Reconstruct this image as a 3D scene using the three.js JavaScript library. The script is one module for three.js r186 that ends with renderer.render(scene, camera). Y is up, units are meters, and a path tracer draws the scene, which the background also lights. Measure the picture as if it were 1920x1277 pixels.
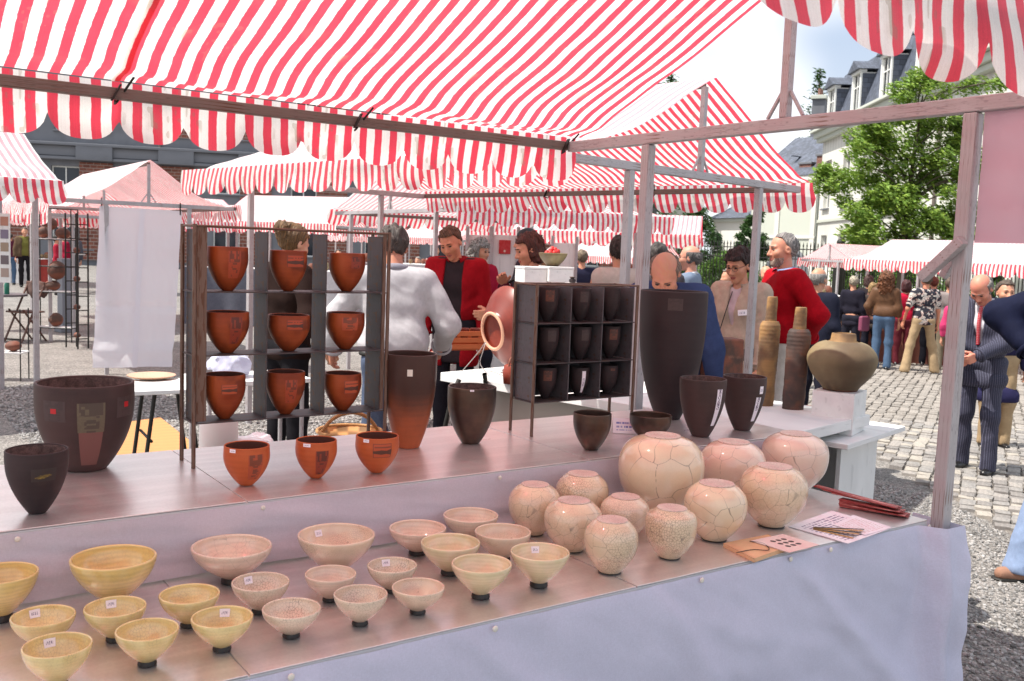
import * as THREE from 'three';
import { mergeGeometries } from 'three/addons/utils/BufferGeometryUtils.js';
import { RoundedBoxGeometry } from 'three/addons/geometries/RoundedBoxGeometry.js';

// ---------- camera, sky, sun, exposure ----------
const scene = new THREE.Scene();
const EYE = new THREE.Vector3(0, 1.7, 0), FOCAL = 1801.9, CX = 960, CY = 638.5;   // pixels of a 1920 x 1277 photograph
const PITCH = 0.0949657, ROLL = 0.0373034, YAW = 0.6121041;
const FW = new THREE.Vector3(Math.sin(YAW) * Math.cos(PITCH), -Math.sin(PITCH), -Math.cos(YAW) * Math.cos(PITCH));
const R0 = new THREE.Vector3(Math.cos(YAW), 0, Math.sin(YAW)), U0 = R0.clone().cross(FW);
const RT = R0.clone().multiplyScalar(Math.cos(ROLL)).addScaledVector(U0, Math.sin(ROLL));
const UP = R0.clone().multiplyScalar(-Math.sin(ROLL)).addScaledVector(U0, Math.cos(ROLL));
const camera = new THREE.PerspectiveCamera(2 * Math.atan(CY / FOCAL) * 180 / Math.PI, 1024 / 681, 0.05, 900);
camera.position.copy(EYE);
camera.quaternion.setFromRotationMatrix(new THREE.Matrix4().makeBasis(RT, UP, FW.clone().negate()));
camera.focus = 3.4; camera.userData.fStop = 9;
const renderer = new THREE.WebGLRenderer({ antialias: true });
renderer.toneMapping = THREE.LinearToneMapping;
renderer.toneMappingExposure = 1.75;
renderer.shadowMap.enabled = true;

const SUN = new THREE.Vector3(-0.66, 1.3, -0.3).normalize();
const sun = new THREE.DirectionalLight(new THREE.Color(1, 0.95, 0.87), 4.2);
sun.position.copy(SUN).multiplyScalar(60).add(new THREE.Vector3(6, 0, -8)); sun.target.position.set(6, 0, -8);
sun.castShadow = true; sun.shadow.mapSize.set(2048, 2048); sun.shadow.radius = 1;
Object.assign(sun.shadow.camera, { left: -40, right: 40, top: 40, bottom: -40, near: 1, far: 140 });
scene.add(sun, sun.target);

// ---------- random numbers and noise ----------
function rng(seed) { let a = seed >>> 0; return () => { a = (a + 0x6D2B79F5) | 0; let t = Math.imul(a ^ (a >>> 15), 1 | a); t = (t + Math.imul(t ^ (t >>> 7), 61 | t)) ^ t; return ((t ^ (t >>> 14)) >>> 0) / 4294967296; }; }
const hash = (x, y, z) => { let h = Math.imul(x, 374761393) ^ Math.imul(y, 668265263) ^ Math.imul(z, 1274126177); h = Math.imul(h ^ (h >>> 13), 1274126177); return ((h ^ (h >>> 16)) >>> 0) / 4294967296; };
const sm = (t) => t * t * (3 - 2 * t), lerp = (a, b, t) => a + (b - a) * t, clamp = (x, a = 0, b = 1) => Math.min(b, Math.max(a, x));
const smooth = (a, b, x) => sm(clamp((x - a) / (b - a)));
function vn(x, y, z = 0, per = 0) {
  let i = Math.floor(x), j = Math.floor(y); const k = Math.floor(z), u = sm(x - i), v = sm(y - j), w = z - k; let i1 = i + 1, j1 = j + 1;
  if (per) { i = ((i % per) + per) % per; j = ((j % per) + per) % per; i1 = (i + 1) % per; j1 = (j + 1) % per; }
  const a = hash(i, j, k), b = hash(i1, j, k), c = hash(i, j1, k), d = hash(i1, j1, k), p = a + (b - a) * u + (c - a + (a - b - c + d) * u) * v;
  if (w === 0) return p;
  const e = hash(i, j, k + 1), f = hash(i1, j, k + 1), g = hash(i, j1, k + 1), h = hash(i1, j1, k + 1);
  return p + (e + (f - e) * u + (g - e + (e - f - g + h) * u) * v - p) * sm(w);
}
const fbm = (x, y, z = 0, o = 4, per = 0) => { let s = 0, a = 0.5, n = 0; for (let i = 0; i < o; i++) { s += a * vn(x, y, z + i * 7, per); n += a; a /= 2; x *= 2; y *= 2; z *= 2; per *= 2; } return s / n; };

{ // sky: thin bright cloud over pale blue, brighter towards the sun
  const W = 512, H = 256, d = new Float32Array(W * H * 4), v = new THREE.Vector3();
  for (let j = 0; j < H; j++) for (let i = 0; i < W; i++) {
    const el = (j + 0.5) / H * Math.PI - Math.PI / 2, az = ((i + 0.5) / W - 0.5) * 2 * Math.PI;
    v.set(Math.cos(el) * Math.cos(az), Math.sin(el), Math.cos(el) * Math.sin(az));
    const h = Math.max(0, v.y), q = 1 / (h + 0.22);
    let c = fbm(v.x * q * 1.5 + 9, v.z * q * 1.5 + 4, 0.5, 5);
    c = smooth(0.33, 0.56, c); c = lerp(c, 0.75, Math.exp(-h * 7));
    const g = Math.max(0, v.dot(SUN)), halo = 0.35 * Math.pow(g, 12) + 0.12 * Math.pow(g, 3);
    const blue = [lerp(0.60, 0.26, Math.pow(h, 0.5)), lerp(0.71, 0.42, Math.pow(h, 0.5)), lerp(0.84, 0.72, Math.pow(h, 0.5))], k = (j * W + i) * 4;
    const s = v.y < 0 ? 0.45 : 0.6;
    d[k] = s * (lerp(blue[0], 1.2, c) + halo); d[k + 1] = s * (lerp(blue[1], 1.23, c) + halo * 0.97); d[k + 2] = s * (lerp(blue[2], 1.28, c) + halo * 0.9); d[k + 3] = 1;
  }
  const t = new THREE.DataTexture(d, W, H, THREE.RGBAFormat, THREE.FloatType);
  t.mapping = THREE.EquirectangularReflectionMapping; t.magFilter = t.minFilter = THREE.LinearFilter; t.wrapS = THREE.RepeatWrapping; t.needsUpdate = true;
  scene.background = t; scene.environment = t;
}

// ---------- where things stand: a point of the place from the bearing it is seen under and one known measure ----------
const V = (x, y, z) => new THREE.Vector3(x, y, z);
const bearing = (px, py) => FW.clone().addScaledVector(RT, (px - CX) / FOCAL).addScaledVector(UP, -(py - CY) / FOCAL);
const at = (px, py, d) => bearing(px, py).multiplyScalar(d).add(EYE);
const onPlane = (axis, px, py, val) => { const b = bearing(px, py); return b.multiplyScalar((val - EYE[axis]) / b[axis]).add(EYE); };
const onY = (px, py, y) => onPlane('y', px, py, y), onX = (px, py, x) => onPlane('x', px, py, x), onZ = (px, py, z) => onPlane('z', px, py, z);
const depthOf = (p) => p.clone().sub(EYE).dot(FW);
const seen = (p) => { const q = p.clone().sub(EYE), d = q.dot(FW); return [CX + FOCAL * q.dot(RT) / d, CY - FOCAL * q.dot(UP) / d]; };
const gy = (x) => -0.012 * clamp(x - 4, 0, 40);                         // the square falls gently to the right
const heightAt = (px, py, p) => { let y = 1; for (let i = 0; i < 6; i++) { const s = seen(V(p.x, y, p.z)); y += (s[1] - py) * depthOf(V(p.x, y, p.z)) / FOCAL; } return y; };

// ---------- names ----------
const used = new Map();
function numbered(n) { const k = used.get(n) ?? 0; used.set(n, k + 1); return k ? n + '_' + String(k).padStart(3, '0') : n; }
const lit = (o) => { o.traverse((m) => { if (m.isMesh) m.castShadow = m.receiveShadow = true; }); return o; };
function tag(o, label, category, group, kind) { if (label) o.userData.label = label; if (category) o.userData.category = category; if (group) o.userData.group = group; if (kind) o.userData.kind = kind; return o; }
function thing(name, label, category, pos = [0, 0, 0], turn = 0, group) {
  const o = new THREE.Group(); o.name = numbered(name); scene.add(o);
  if (pos.isVector3) o.position.copy(pos); else o.position.set(...pos);
  o.rotation.y = turn; return tag(o, label, category, group);
}
function part(name, geo, mat, parent = scene, label) {
  const g = Array.isArray(geo) ? merge(geo) : geo, m = new THREE.Mesh(g, mat);
  m.name = parent === scene ? numbered(name) : name; m.castShadow = m.receiveShadow = true; parent.add(m);
  if (label) m.userData.label = label; return m;
}
function merge(list) {
  list = list.map((g) => { g = g.index ? g.toNonIndexed() : g; for (const k of Object.keys(g.attributes)) if (!['position', 'normal', 'uv'].includes(k)) g.deleteAttribute(k); if (!g.attributes.uv) g.setAttribute('uv', new THREE.BufferAttribute(new Float32Array(g.attributes.position.count * 2), 2)); return g; });
  return list.length > 1 ? mergeGeometries(list) : list[0];
}

// ---------- shapes ----------
const box = (w, h, d, x = 0, y = 0, z = 0, r = 0.004) => { const g = r > 0 ? new RoundedBoxGeometry(w, h, d, 1, Math.min(r, w / 2.1, h / 2.1, d / 2.1)) : new THREE.BoxGeometry(w, h, d); return g.translate(x, y, z); };
const plain = (w, h, d, x = 0, y = 0, z = 0) => new THREE.BoxGeometry(w, h, d).translate(x, y, z);
function bar(a, b, w = 0.04, h = w, roll = 0) {           // square tube from a to b
  const d = b.clone().sub(a), l = d.length(); d.normalize();
  const s = Math.abs(d.y) > 0.9 ? V(1, 0, 0) : V(0, 1, 0), x = s.clone().cross(d).normalize(), y = d.clone().cross(x);
  return box(w, h, l, 0, 0, 0, Math.min(w, h) * 0.12).applyMatrix4(new THREE.Matrix4().makeBasis(x, y, d).setPosition(a.clone().add(b).multiplyScalar(0.5)));
}
function rod(a, b, r = 0.006, r2 = r, n = 10) {
  const d = b.clone().sub(a), l = d.length(), g = new THREE.CylinderGeometry(r2, r, l, n);
  return g.applyQuaternion(new THREE.Quaternion().setFromUnitVectors(V(0, 1, 0), d.normalize())).translate((a.x + b.x) / 2, (a.y + b.y) / 2, (a.z + b.z) / 2);
}
const tube = (pts, r = 0.004, n = 24, s = 7) => new THREE.TubeGeometry(new THREE.CatmullRomCurve3(pts), n, r, s);
function grid(nu, nv, fn, flip) {                          // fn(u, v) -> [x, y, z, s, t]
  const p = [], uv = [], ix = [];
  for (let j = 0; j <= nv; j++) for (let i = 0; i <= nu; i++) { const q = fn(i / nu, j / nv); p.push(q[0], q[1], q[2]); uv.push(q[3] ?? i / nu, q[4] ?? j / nv); }
  for (let j = 0; j < nv; j++) for (let i = 0; i < nu; i++) { const a = j * (nu + 1) + i, b = a + 1, c = a + nu + 1, d = c + 1; flip ? ix.push(a, b, d, a, d, c) : ix.push(a, d, b, a, c, d); }
  const g = new THREE.BufferGeometry(); g.setAttribute('position', new THREE.Float32BufferAttribute(p, 3)); g.setAttribute('uv', new THREE.Float32BufferAttribute(uv, 2)); g.setIndex(ix); g.computeVertexNormals(); return g;
}
function lathe(pts, seg = 56) {                            // texture runs once round the girth and keeps its scale along the outline
  const g = new THREE.LatheGeometry(pts.map((p) => new THREE.Vector2(p[0], p[1])), seg), R = Math.max(...pts.map((p) => p[0])), arc = [0];
  for (let i = 1; i < pts.length; i++) arc.push(arc[i - 1] + Math.hypot(pts[i][0] - pts[i - 1][0], pts[i][1] - pts[i - 1][1]));
  const uv = g.attributes.uv; for (let i = 0; i < uv.count; i++) uv.setY(i, arc[i % pts.length] / (2 * Math.PI * R)); return g;
}

// ---------- textures ----------
function tex(w, h, fn, srgb = true, rx = 1, ry = 1) {
  const d = new Uint8Array(w * h * 4);
  for (let j = 0; j < h; j++) for (let i = 0; i < w; i++) { const c = fn((i + 0.5) / w, (j + 0.5) / h, i, j), k = (j * w + i) * 4; if (c.length) { d[k] = clamp(c[0], 0, 255); d[k + 1] = clamp(c[1], 0, 255); d[k + 2] = clamp(c[2], 0, 255); } else d[k] = d[k + 1] = d[k + 2] = clamp(c, 0, 255); d[k + 3] = 255; }
  const t = new THREE.DataTexture(d, w, h); t.magFilter = THREE.LinearFilter; t.minFilter = THREE.LinearMipmapLinearFilter; t.generateMipmaps = true; t.wrapS = t.wrapT = THREE.RepeatWrapping; t.repeat.set(rx, ry);
  if (srgb) t.colorSpace = THREE.SRGBColorSpace; t.needsUpdate = true; return t;
}
const rep = (t, x, y, ox = 0, oy = 0) => { const c = t.clone(); c.repeat.set(x, y); c.offset.set(ox, oy); c.needsUpdate = true; return c; };
const mixc = (a, b, t) => [lerp(a[0], b[0], t), lerp(a[1], b[1], t), lerp(a[2], b[2], t)];
const mul = (a, k) => [a[0] * k, a[1] * k, a[2] * k];
const std = (o) => new THREE.MeshStandardMaterial(o), phy = (o) => new THREE.MeshPhysicalMaterial(o);
const hex = (r, g, b) => new THREE.Color(r / 255, g / 255, b / 255).convertSRGBToLinear();
function cells(w, n, seed) {                               // tiling cell pattern: distance to the nearest border, random value of the cell
  const pts = []; for (let j = 0; j < n; j++) for (let i = 0; i < n; i++) pts.push([(i + hash(i, j, seed)) / n, (j + hash(i, j, seed + 1)) / n]);
  return (u, v) => {
    const ci = Math.floor(u * n), cj = Math.floor(v * n); let d1 = 9, d2 = 9, id = 0;
    for (let b = -1; b <= 1; b++) for (let a = -1; a <= 1; a++) { const k = ((cj + b + n) % n) * n + ((ci + a + n) % n), p = pts[k]; let dx = Math.abs(p[0] - u), dy = Math.abs(p[1] - v); dx = Math.min(dx, 1 - dx); dy = Math.min(dy, 1 - dy); const d = Math.hypot(dx, dy); if (d < d1) { d2 = d1; d1 = d; id = k; } else if (d < d2) d2 = d; }
    return [(d2 - d1) * n, hash(id, seed, 5)];
  };
}
// striped market cloth: 8 stripes over 8 x 0.0735 m, woven, sun-bleached and stained
const PERIOD = 0.0735, CLOTH = PERIOD * 8;
const stripeTex = tex(1024, 512, (u, v, i, j) => {
  const s = u * 8 + (fbm(u * 8, v * 24, 3, 3, 8) - 0.5) * 0.05, f = s - Math.floor(s), e = smooth(0.0, 0.03, f) - smooth(0.47, 0.5, f);
  const weave = 1 + 0.05 * (((i >> 1) + (j >> 1)) % 2 ? 1 : -1) * hash(i >> 1, j >> 1, 2) + (hash(i >> 1, 3, 3) - 0.5) * 0.05;
  const fade = (fbm(u * 6, v * 5, 8, 4, 6) - 0.5) * 0.5, dirt = smooth(0.55, 0.75, fbm(u * 4, v * 4, 21, 5, 4)) * 0.2 + smooth(0.77, 0.8, vn(u * 40, v * 20, 31, 20)) * smooth(0.5, 0.6, fbm(u * 5, v * 5, 41, 3, 5)) * 0.3;
  let c = mixc([248, 245, 240], mixc([226, 52, 74], [236, 92, 110], clamp(0.5 + fade)), e);
  return mul(mixc(c, [150, 132, 112], dirt), weave);
});
const sunlitStripeTex = tex(512, 256, (u, v, i, j) => {                 // sun glare on outer roof slopes, painted in as paler stripes
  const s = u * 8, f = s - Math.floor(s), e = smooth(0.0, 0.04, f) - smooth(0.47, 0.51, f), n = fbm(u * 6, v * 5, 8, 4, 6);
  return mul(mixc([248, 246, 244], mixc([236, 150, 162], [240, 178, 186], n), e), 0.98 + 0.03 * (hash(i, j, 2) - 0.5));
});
const weaveBump = tex(128, 128, (u, v, i, j) => 128 + 50 * (((i >> 1) + (j >> 1)) % 2 ? 1 : -1) + 60 * (hash(i >> 1, j >> 1, 4) - 0.5), false);
const stripeCloth = (trans, k = 1, t = stripeTex) => phy({ map: rep(t, 1 / CLOTH, 1 / CLOTH), bumpMap: rep(weaveBump, 8, 8), bumpScale: 0.0004, color: new THREE.Color(k, k, k), transmission: trans, roughness: 0.95, thickness: 0, side: THREE.DoubleSide, specularIntensity: 0.35, clearcoat: 0.7, clearcoatRoughness: 0.42 });
const M = {};
M.canopy = stripeCloth(0.55); M.canopyFar = stripeCloth(0.45); M.canopySunlit = stripeCloth(0.45, 1, sunlitStripeTex);
M.pinkCloth = phy({ color: hex(208, 174, 186), bumpMap: rep(weaveBump, 12, 12), bumpScale: 0.0003, transmission: 0.35, roughness: 0.95, side: THREE.DoubleSide, specularIntensity: 0.3 });
const linenTex = tex(512, 512, (u, v, i, j) => mul([206, 207, 226], 0.97 + 0.05 * (fbm(u * 6, v * 6, 1, 4, 6) - 0.5) + 0.03 * (hash(i, j >> 2, 3) - 0.5) + 0.03 * (hash(i >> 2, j, 6) - 0.5)));
M.linen = phy({ map: rep(linenTex, 1.5, 1.5), bumpMap: rep(weaveBump, 14, 14), bumpScale: 0.0003, roughness: 0.93, side: THREE.DoubleSide, transmission: 0.12, specularIntensity: 0.3 });
M.linenWarm = M.linen.clone(); M.linenWarm.color.setRGB(1.0, 0.92, 0.84);
M.banner = phy({ color: new THREE.Color(0.84, 0.83, 0.87), bumpMap: rep(weaveBump, 10, 10), bumpScale: 0.0004, roughness: 0.95, transmission: 0.45, side: THREE.DoubleSide, specularIntensity: 0.3 });
// galvanised or painted steel of the stall frames, scuffed to rust at places
const steelTex = (base, rust, amount) => tex(256, 512, (u, v, i, j) => {
  const s = smooth(amount, amount + 0.08, fbm(u * 7, v * 14, 5, 5, 7)), sc = smooth(0.74, 0.8, vn(u * 60, v * 9, 2, 60) * 0.6 + fbm(u * 5, v * 7, 9, 3, 5) * 0.5);
  return mul(mixc(mixc(base, rust, s), mul(base, 0.45), sc * 0.22), 0.94 + 0.1 * fbm(u * 12, v * 12, 3, 3, 12) + 0.04 * (hash(i, j, 1) - 0.5));
});
M.steel = std({ map: rep(steelTex([176, 172, 174], [120, 96, 84], 0.66), 3, 1.5), roughness: 0.55, metalness: 0.25 });
M.steelDark = std({ map: rep(steelTex([112, 102, 96], [92, 62, 48], 0.6), 3, 1.5), roughness: 0.6, metalness: 0.2 });
M.black = std({ color: 0x16140f, roughness: 0.6 });
M.white = std({ color: 0xdedcd8, roughness: 0.7 });
M.boardWhite = std({ map: tex(256, 256, (u, v, i, j) => mul([222, 222, 220], 0.95 + 0.08 * fbm(u * 5, v * 5, 2, 4, 5) - 0.05 * smooth(0.7, 0.78, fbm(u * 9, v * 9, 7, 4, 9)))), roughness: 0.6 });
const C1 = cells(512, 26, 11), C2 = cells(512, 10, 23), C3 = cells(512, 60, 31), C4 = cells(512, 15, 41);
// ---------- people ----------
function sdfMesh(f, lo, hi, c) {                            // surface of f = 0 on a grid of cells c
  const nx = Math.ceil((hi[0] - lo[0]) / c) + 1, ny = Math.ceil((hi[1] - lo[1]) / c) + 1, nz = Math.ceil((hi[2] - lo[2]) / c) + 1, val = new Float32Array(nx * ny * nz), id = new Int32Array(nx * ny * nz).fill(-1), pos = [], ix = [];
  const I = (i, j, k) => (k * ny + j) * nx + i;
  for (let k = 0; k < nz; k += 1) for (let j = 0; j < ny; j++) for (let i = 0; i < nx; i++) val[I(i, j, k)] = f(lo[0] + i * c, lo[1] + j * c, lo[2] + k * c);
  const E = [[0, 1], [2, 3], [4, 5], [6, 7], [0, 2], [1, 3], [4, 6], [5, 7], [0, 4], [1, 5], [2, 6], [3, 7]];
  for (let k = 0; k < nz - 1; k++) for (let j = 0; j < ny - 1; j++) for (let i = 0; i < nx - 1; i++) {
    const v = []; let m = 0; for (let q = 0; q < 8; q++) { const w = val[I(i + (q & 1), j + ((q >> 1) & 1), k + (q >> 2))]; v.push(w); if (w < 0) m |= 1 << q; }
    if (m === 0 || m === 255) continue;
    let x = 0, y = 0, z = 0, n = 0; for (const [a, b] of E) if ((v[a] < 0) !== (v[b] < 0)) { const t = v[a] / (v[a] - v[b]); x += (a & 1) + t * ((b & 1) - (a & 1)); y += ((a >> 1) & 1) + t * (((b >> 1) & 1) - ((a >> 1) & 1)); z += (a >> 2) + t * ((b >> 2) - (a >> 2)); n++; }
    id[I(i, j, k)] = pos.length / 3; pos.push(lo[0] + (i + x / n) * c, lo[1] + (j + y / n) * c, lo[2] + (k + z / n) * c);
  }
  const quad = (a, b, d, e, s) => { if (a < 0 || b < 0 || d < 0 || e < 0) return; s ? ix.push(a, b, d, a, d, e) : ix.push(a, d, b, a, e, d); };
  for (let k = 1; k < nz - 1; k++) for (let j = 1; j < ny - 1; j++) for (let i = 1; i < nx - 1; i++) {
    const o = val[I(i, j, k)] < 0;
    if (o !== (val[I(i + 1, j, k)] < 0)) quad(id[I(i, j - 1, k - 1)], id[I(i, j, k - 1)], id[I(i, j, k)], id[I(i, j - 1, k)], o);
    if (o !== (val[I(i, j + 1, k)] < 0)) quad(id[I(i - 1, j, k - 1)], id[I(i - 1, j, k)], id[I(i, j, k)], id[I(i, j, k - 1)], o);
    if (o !== (val[I(i, j, k + 1)] < 0)) quad(id[I(i - 1, j - 1, k)], id[I(i, j - 1, k)], id[I(i, j, k)], id[I(i - 1, j, k)], o);
  }
  const g = new THREE.BufferGeometry(); g.setAttribute('position', new THREE.Float32BufferAttribute(pos, 3)); g.setIndex(ix);
  const uv = new Float32Array(pos.length / 3 * 2); for (let i = 0; i < uv.length / 2; i++) { uv[i * 2] = pos[i * 3] - pos[i * 3 + 2] * 0.8; uv[i * 2 + 1] = pos[i * 3 + 1]; } g.setAttribute('uv', new THREE.BufferAttribute(uv, 2));
  g.computeVertexNormals(); return g;
}
const smin = (a, b, k) => { const h = Math.max(0, k - Math.abs(a - b)) / k; return Math.min(a, b) - h * h * k * 0.25; }, smax = (a, b, k) => -smin(-a, -b, k);
const caps = (x, y, z, c) => { const bx = c[3] - c[0], by = c[4] - c[1], bz = c[5] - c[2], px_ = x - c[0], py_ = y - c[1], pz = z - c[2], t = clamp((px_ * bx + py_ * by + pz * bz) / (bx * bx + by * by + bz * bz + 1e-9)); return Math.hypot(px_ - bx * t, py_ - by * t, pz - bz * t) - lerp(c[6], c[7], t); };
const cap = (a, b, ra, rb = ra) => [a.x, a.y, a.z, b.x, b.y, b.z, ra, rb];
const ell = (x, y, z, cx, cy, cz, rx, ry, rz) => { const a = Math.hypot((x - cx) / rx, (y - cy) / ry, (z - cz) / rz); return (a - 1) * Math.min(rx, ry, rz); };
const blend = (list, k) => (x, y, z) => { let d = 9; for (const c of list) d = smin(d, caps(x, y, z, c), k); return d; };
function around(list, pad) { const lo = [9, 9, 9], hi = [-9, -9, -9]; for (const c of list) for (const o of [0, 3]) for (let i = 0; i < 3; i++) { const r = Math.max(c[6], c[7]) + pad; lo[i] = Math.min(lo[i], c[o + i] - r); hi[i] = Math.max(hi[i], c[o + i] + r); } return [lo, hi]; }
const fabT = tex(256, 256, (u, v, i, j) => 216 + 30 * fbm(u * 8, v * 8, 3, 4, 8) + 14 * (hash(i, j, 4) - 0.5) - 16 * ((i + j) % 4 === 0 ? 1 : 0)), fabR = rep(fabT, 5, 5);
const fabrics = {}; const fab = (c, r = 0.9, sh = 0.3) => (fabrics[c + r] ??= phy({ color: hex(...c), map: fabR, bumpMap: fabR, bumpScale: 0.001, roughness: r, specularIntensity: 0.22, side: THREE.DoubleSide }));
const skinT = rep(tex(128, 128, (u, v, i, j) => [236 + 14 * fbm(u * 6, v * 6, 2, 4, 6), 226 + 24 * fbm(u * 9, v * 9, 5, 4, 9), 222 + 24 * fbm(u * 9, v * 9, 8, 4, 9)]), 8, 8), hairT = rep(tex(64, 256, (u, v, i, j) => 105 + 150 * hash(i, (j + (i % 5) * 9) >> 5, 3)), 12, 2);
const skins = {}; const skinOf = (c) => (skins[c] ??= phy({ color: hex(...c), map: skinT, roughness: 0.55, sheen: 0.15 }));
const hairs = {}; const hairMat = (c) => (hairs[c] ??= std({ color: hex(...c), map: hairT, bumpMap: hairT, bumpScale: 0.004, roughness: 0.62 }));
// ---------- market stalls ----------
function slope(L, z0, y0, z1, y1, sag, dip, seed, over = 0.08, a = 0, b = 1, lift = 0.03) {        // cloth from the ridge down to the eave, u along the ridge
  const nu = Math.max(2, Math.round(L * (b - a) / 0.05)), nv = 34, run = Math.hypot(z1 - z0, y1 - y0);
  return grid(nu, nv, (u, v) => {
    const x = (a + (b - a) * u - 0.5) * (L + 2 * over), w = fbm(x * 1.3 + seed, v * 2.5, seed, 3) - 0.5, hook = 0.5 - 0.5 * Math.cos((x / 1.3 + seed) * 2 * Math.PI);
    const y = lerp(y0, y1, v) + lift - sag * Math.sin(Math.PI * Math.pow(v, 1.3)) * (0.75 + 0.5 * hook) + w * 0.07 * Math.sin(Math.PI * v) - dip * (0.35 + 0.65 * hook) * Math.exp(-Math.pow((v - 0.89) / 0.055, 2));
    const z = lerp(z0, z1, v) + w * 0.03 * Math.sin(Math.PI * v);
    return [x, y, z, x, v * run];
  });
}
function valance(L, z, y, drop, seed, wind = 0.03, pitch = 0.25, over = 0.08, step = 0.0125, phase = 0) {
  const len = L + 2 * over, n = Math.round(len / pitch), nu = Math.round(len / step), nv = 9;
  return grid(nu, nv, (u, v) => {
    const x = (u - 0.5) * len, f = (u * n + 1 - phase) % 1, a = Math.abs(f - 0.5) * 2, edge = (drop + (phase ? 0.2 * (u - 0.68) : 0)) * (0.52 + 0.48 * Math.sqrt(Math.max(0, 1 - Math.pow(a, 2.6))));
    const k = Math.floor(u * n + 1 - phase), sway = (hash(k, seed, 1) - 0.5) * 0.05 * v * Math.sin(Math.PI * f), fold = fbm(x * 2.2 + seed, v * 0.7, seed, 3) - 0.5;
    return [x + wind * v * v * (0.6 + 0.8 * fold), y - edge * v, z + Math.sign(z) * (0.005 + 0.03 * v + fold * 0.12 * v + sway), x, -edge * v];
  });
}
// local axes: the ridge runs along x, the eaves lie at z = +-W/2
function makeStall(o) {
  const { pos, yaw, L = 4, W = 2.7, eave = 2.24, ridge = 0.56, inset = 0.58, label, seed = 1, far = false, steel = M.steel, wind = 0.03, sag = 0.05, dip = 0.03, drop = 0.22, group = 'striped market stalls' } = o;
  const base = gy(pos.x), t = thing('market_stall', label, 'market stall', [pos.x, base, pos.z], yaw, group), cl = far ? M.canopyFar : M.canopy, e = eave - base, ap = e + ridge, hw = W / 2, hl = L / 2, w = 0.042;
  for (const s of [-1, 1]) {
    part('roof_sheet', slope(L, 0, ap, s * hw, e, sag, dip, seed + s), s > 0 && o.seed !== 3.3 ? M.canopySunlit : cl, t);  // other stalls: this slope gets the cloth with sun glare in its colour
    part('valance', valance(L, s * (hw + 0.035), e + 0.03, o.dropNear && s > 0 ? o.dropNear : drop, seed + s * 3, wind, 0.25, 0.08, far ? 0.025 : 0.0125, s > 0 ? o.phase ?? 0 : 0), cl, t);
    part('eave_beam', bar(V(-hl, e - 0.02, s * hw), V(hl, e - 0.02, s * hw), w), M.steelDark, t);
    part('gable_beam', bar(V(s * hl, e - 0.025, -hw + w / 2 + 0.002), V(s * hl, e - 0.025, hw - w / 2 - 0.002), w, 0.05), steel, t);
    part('king_post', bar(V(s * hl, e, 0), V(s * hl, ap - 0.02, 0), 0.036), steel, t);
    for (const c of [-1, 1]) part('brace', bar(V(s * hl, e + 0.003, c * 0.085), V(s * hl, e + 0.1, c * 0.02), 0.012), steel, t);
    for (const c of [-1, 1]) part('post', bar(V(s * hl, -0.01, c * (hw - inset)), V(s * hl, e - 0.051, c * (hw - inset)), 0.048), steel, t);
  }
  part('ridge_beam', bar(V(-hl, ap - 0.012, 0), V(hl, ap - 0.012, 0), 0.036), M.steelDark, t);
  if (o.hooks) for (const [x, s] of o.hooks) part('strap', [bar(V(x - 0.012, e - 0.05, s * hw - 0.03 * s), V(x + 0.02, e + 0.012, s * hw - 0.03 * s), 0.02, 0.006), tube([V(x, e - 0.05, s * hw - 0.03 * s), V(x + 0.01, e - 0.055, s * hw + 0.01 * s), V(x + 0.06, e + 0.04, s * hw - 0.06 * s)], 0.0045, 10, 6)], M.black, t);
  return t;
}
const dirYaw = (d) => Math.atan2(-d.z, d.x);
function eaveStall(a, b, o) {                                  // a, b: ends of the near eave, left and right
  const d = b.clone().sub(a).setY(0), L = d.length(); d.normalize(); const back = V(d.z, 0, -d.x), W = o.W ?? 2.7;
  const c = a.clone().add(b).multiplyScalar(0.5).addScaledVector(back, W / 2); return makeStall({ ...o, pos: c, yaw: dirYaw(d), L, W });
}
function gableStall(a, b, o) {                                 // a, b: ends of the near gable beam
  const d = b.clone().sub(a).setY(0), W = d.length(); d.normalize(); const back = V(d.z, 0, -d.x), L = o.L ?? 4;
  const c = a.clone().add(b).multiplyScalar(0.5).addScaledVector(back, L / 2); return makeStall({ ...o, pos: c, yaw: dirYaw(back.clone().negate()), L, W });
}
const own = makeStall({ pos: V(1, 0, -2.5), yaw: 0, seed: 3.3, dropNear: 0.205, phase: 0.2, steel: M.steel, inset: 0.59, sag: 0.04, dip: 0.05, wind: 0.012, hooks: [[-0.15, -1], [0.83, -1], [1.96, -1]], label: 'nearest market stall with red striped roof sheltering the pottery display' });
for (const q of [0.128, 0.462]) part('seam', slope(4, 0, 2.8, -1.35, 2.24, 0.04, 0.05, 2.3, 0.08, q, q + 0.0075, 0.026), M.canopy, own);
for (const [a, b, x, w] of [[[1806, 450], [1728, 522], 2.958, 0.036], [[1797, 468], [1768, 520], 3.045, 0.026]]) part('brace', bar(onX(...a, x), onX(...b, x), w).translate(-1, 0, 2.5), M.steel, own);
tag(part('hanging_cloth', grid(24, 24, (u, v) => { const z = -1.705 + u * 0.62; return [3.0 + 0.006 * Math.sin(u * 17 + v * 2) + 0.01 * (fbm(u * 3, v * 3, 2) - 0.5), 2.2 - v * 0.425, z, u, v]; }), M.pinkCloth), 'plain pink cloth hung from the beam right of the front post', 'cloth');

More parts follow.
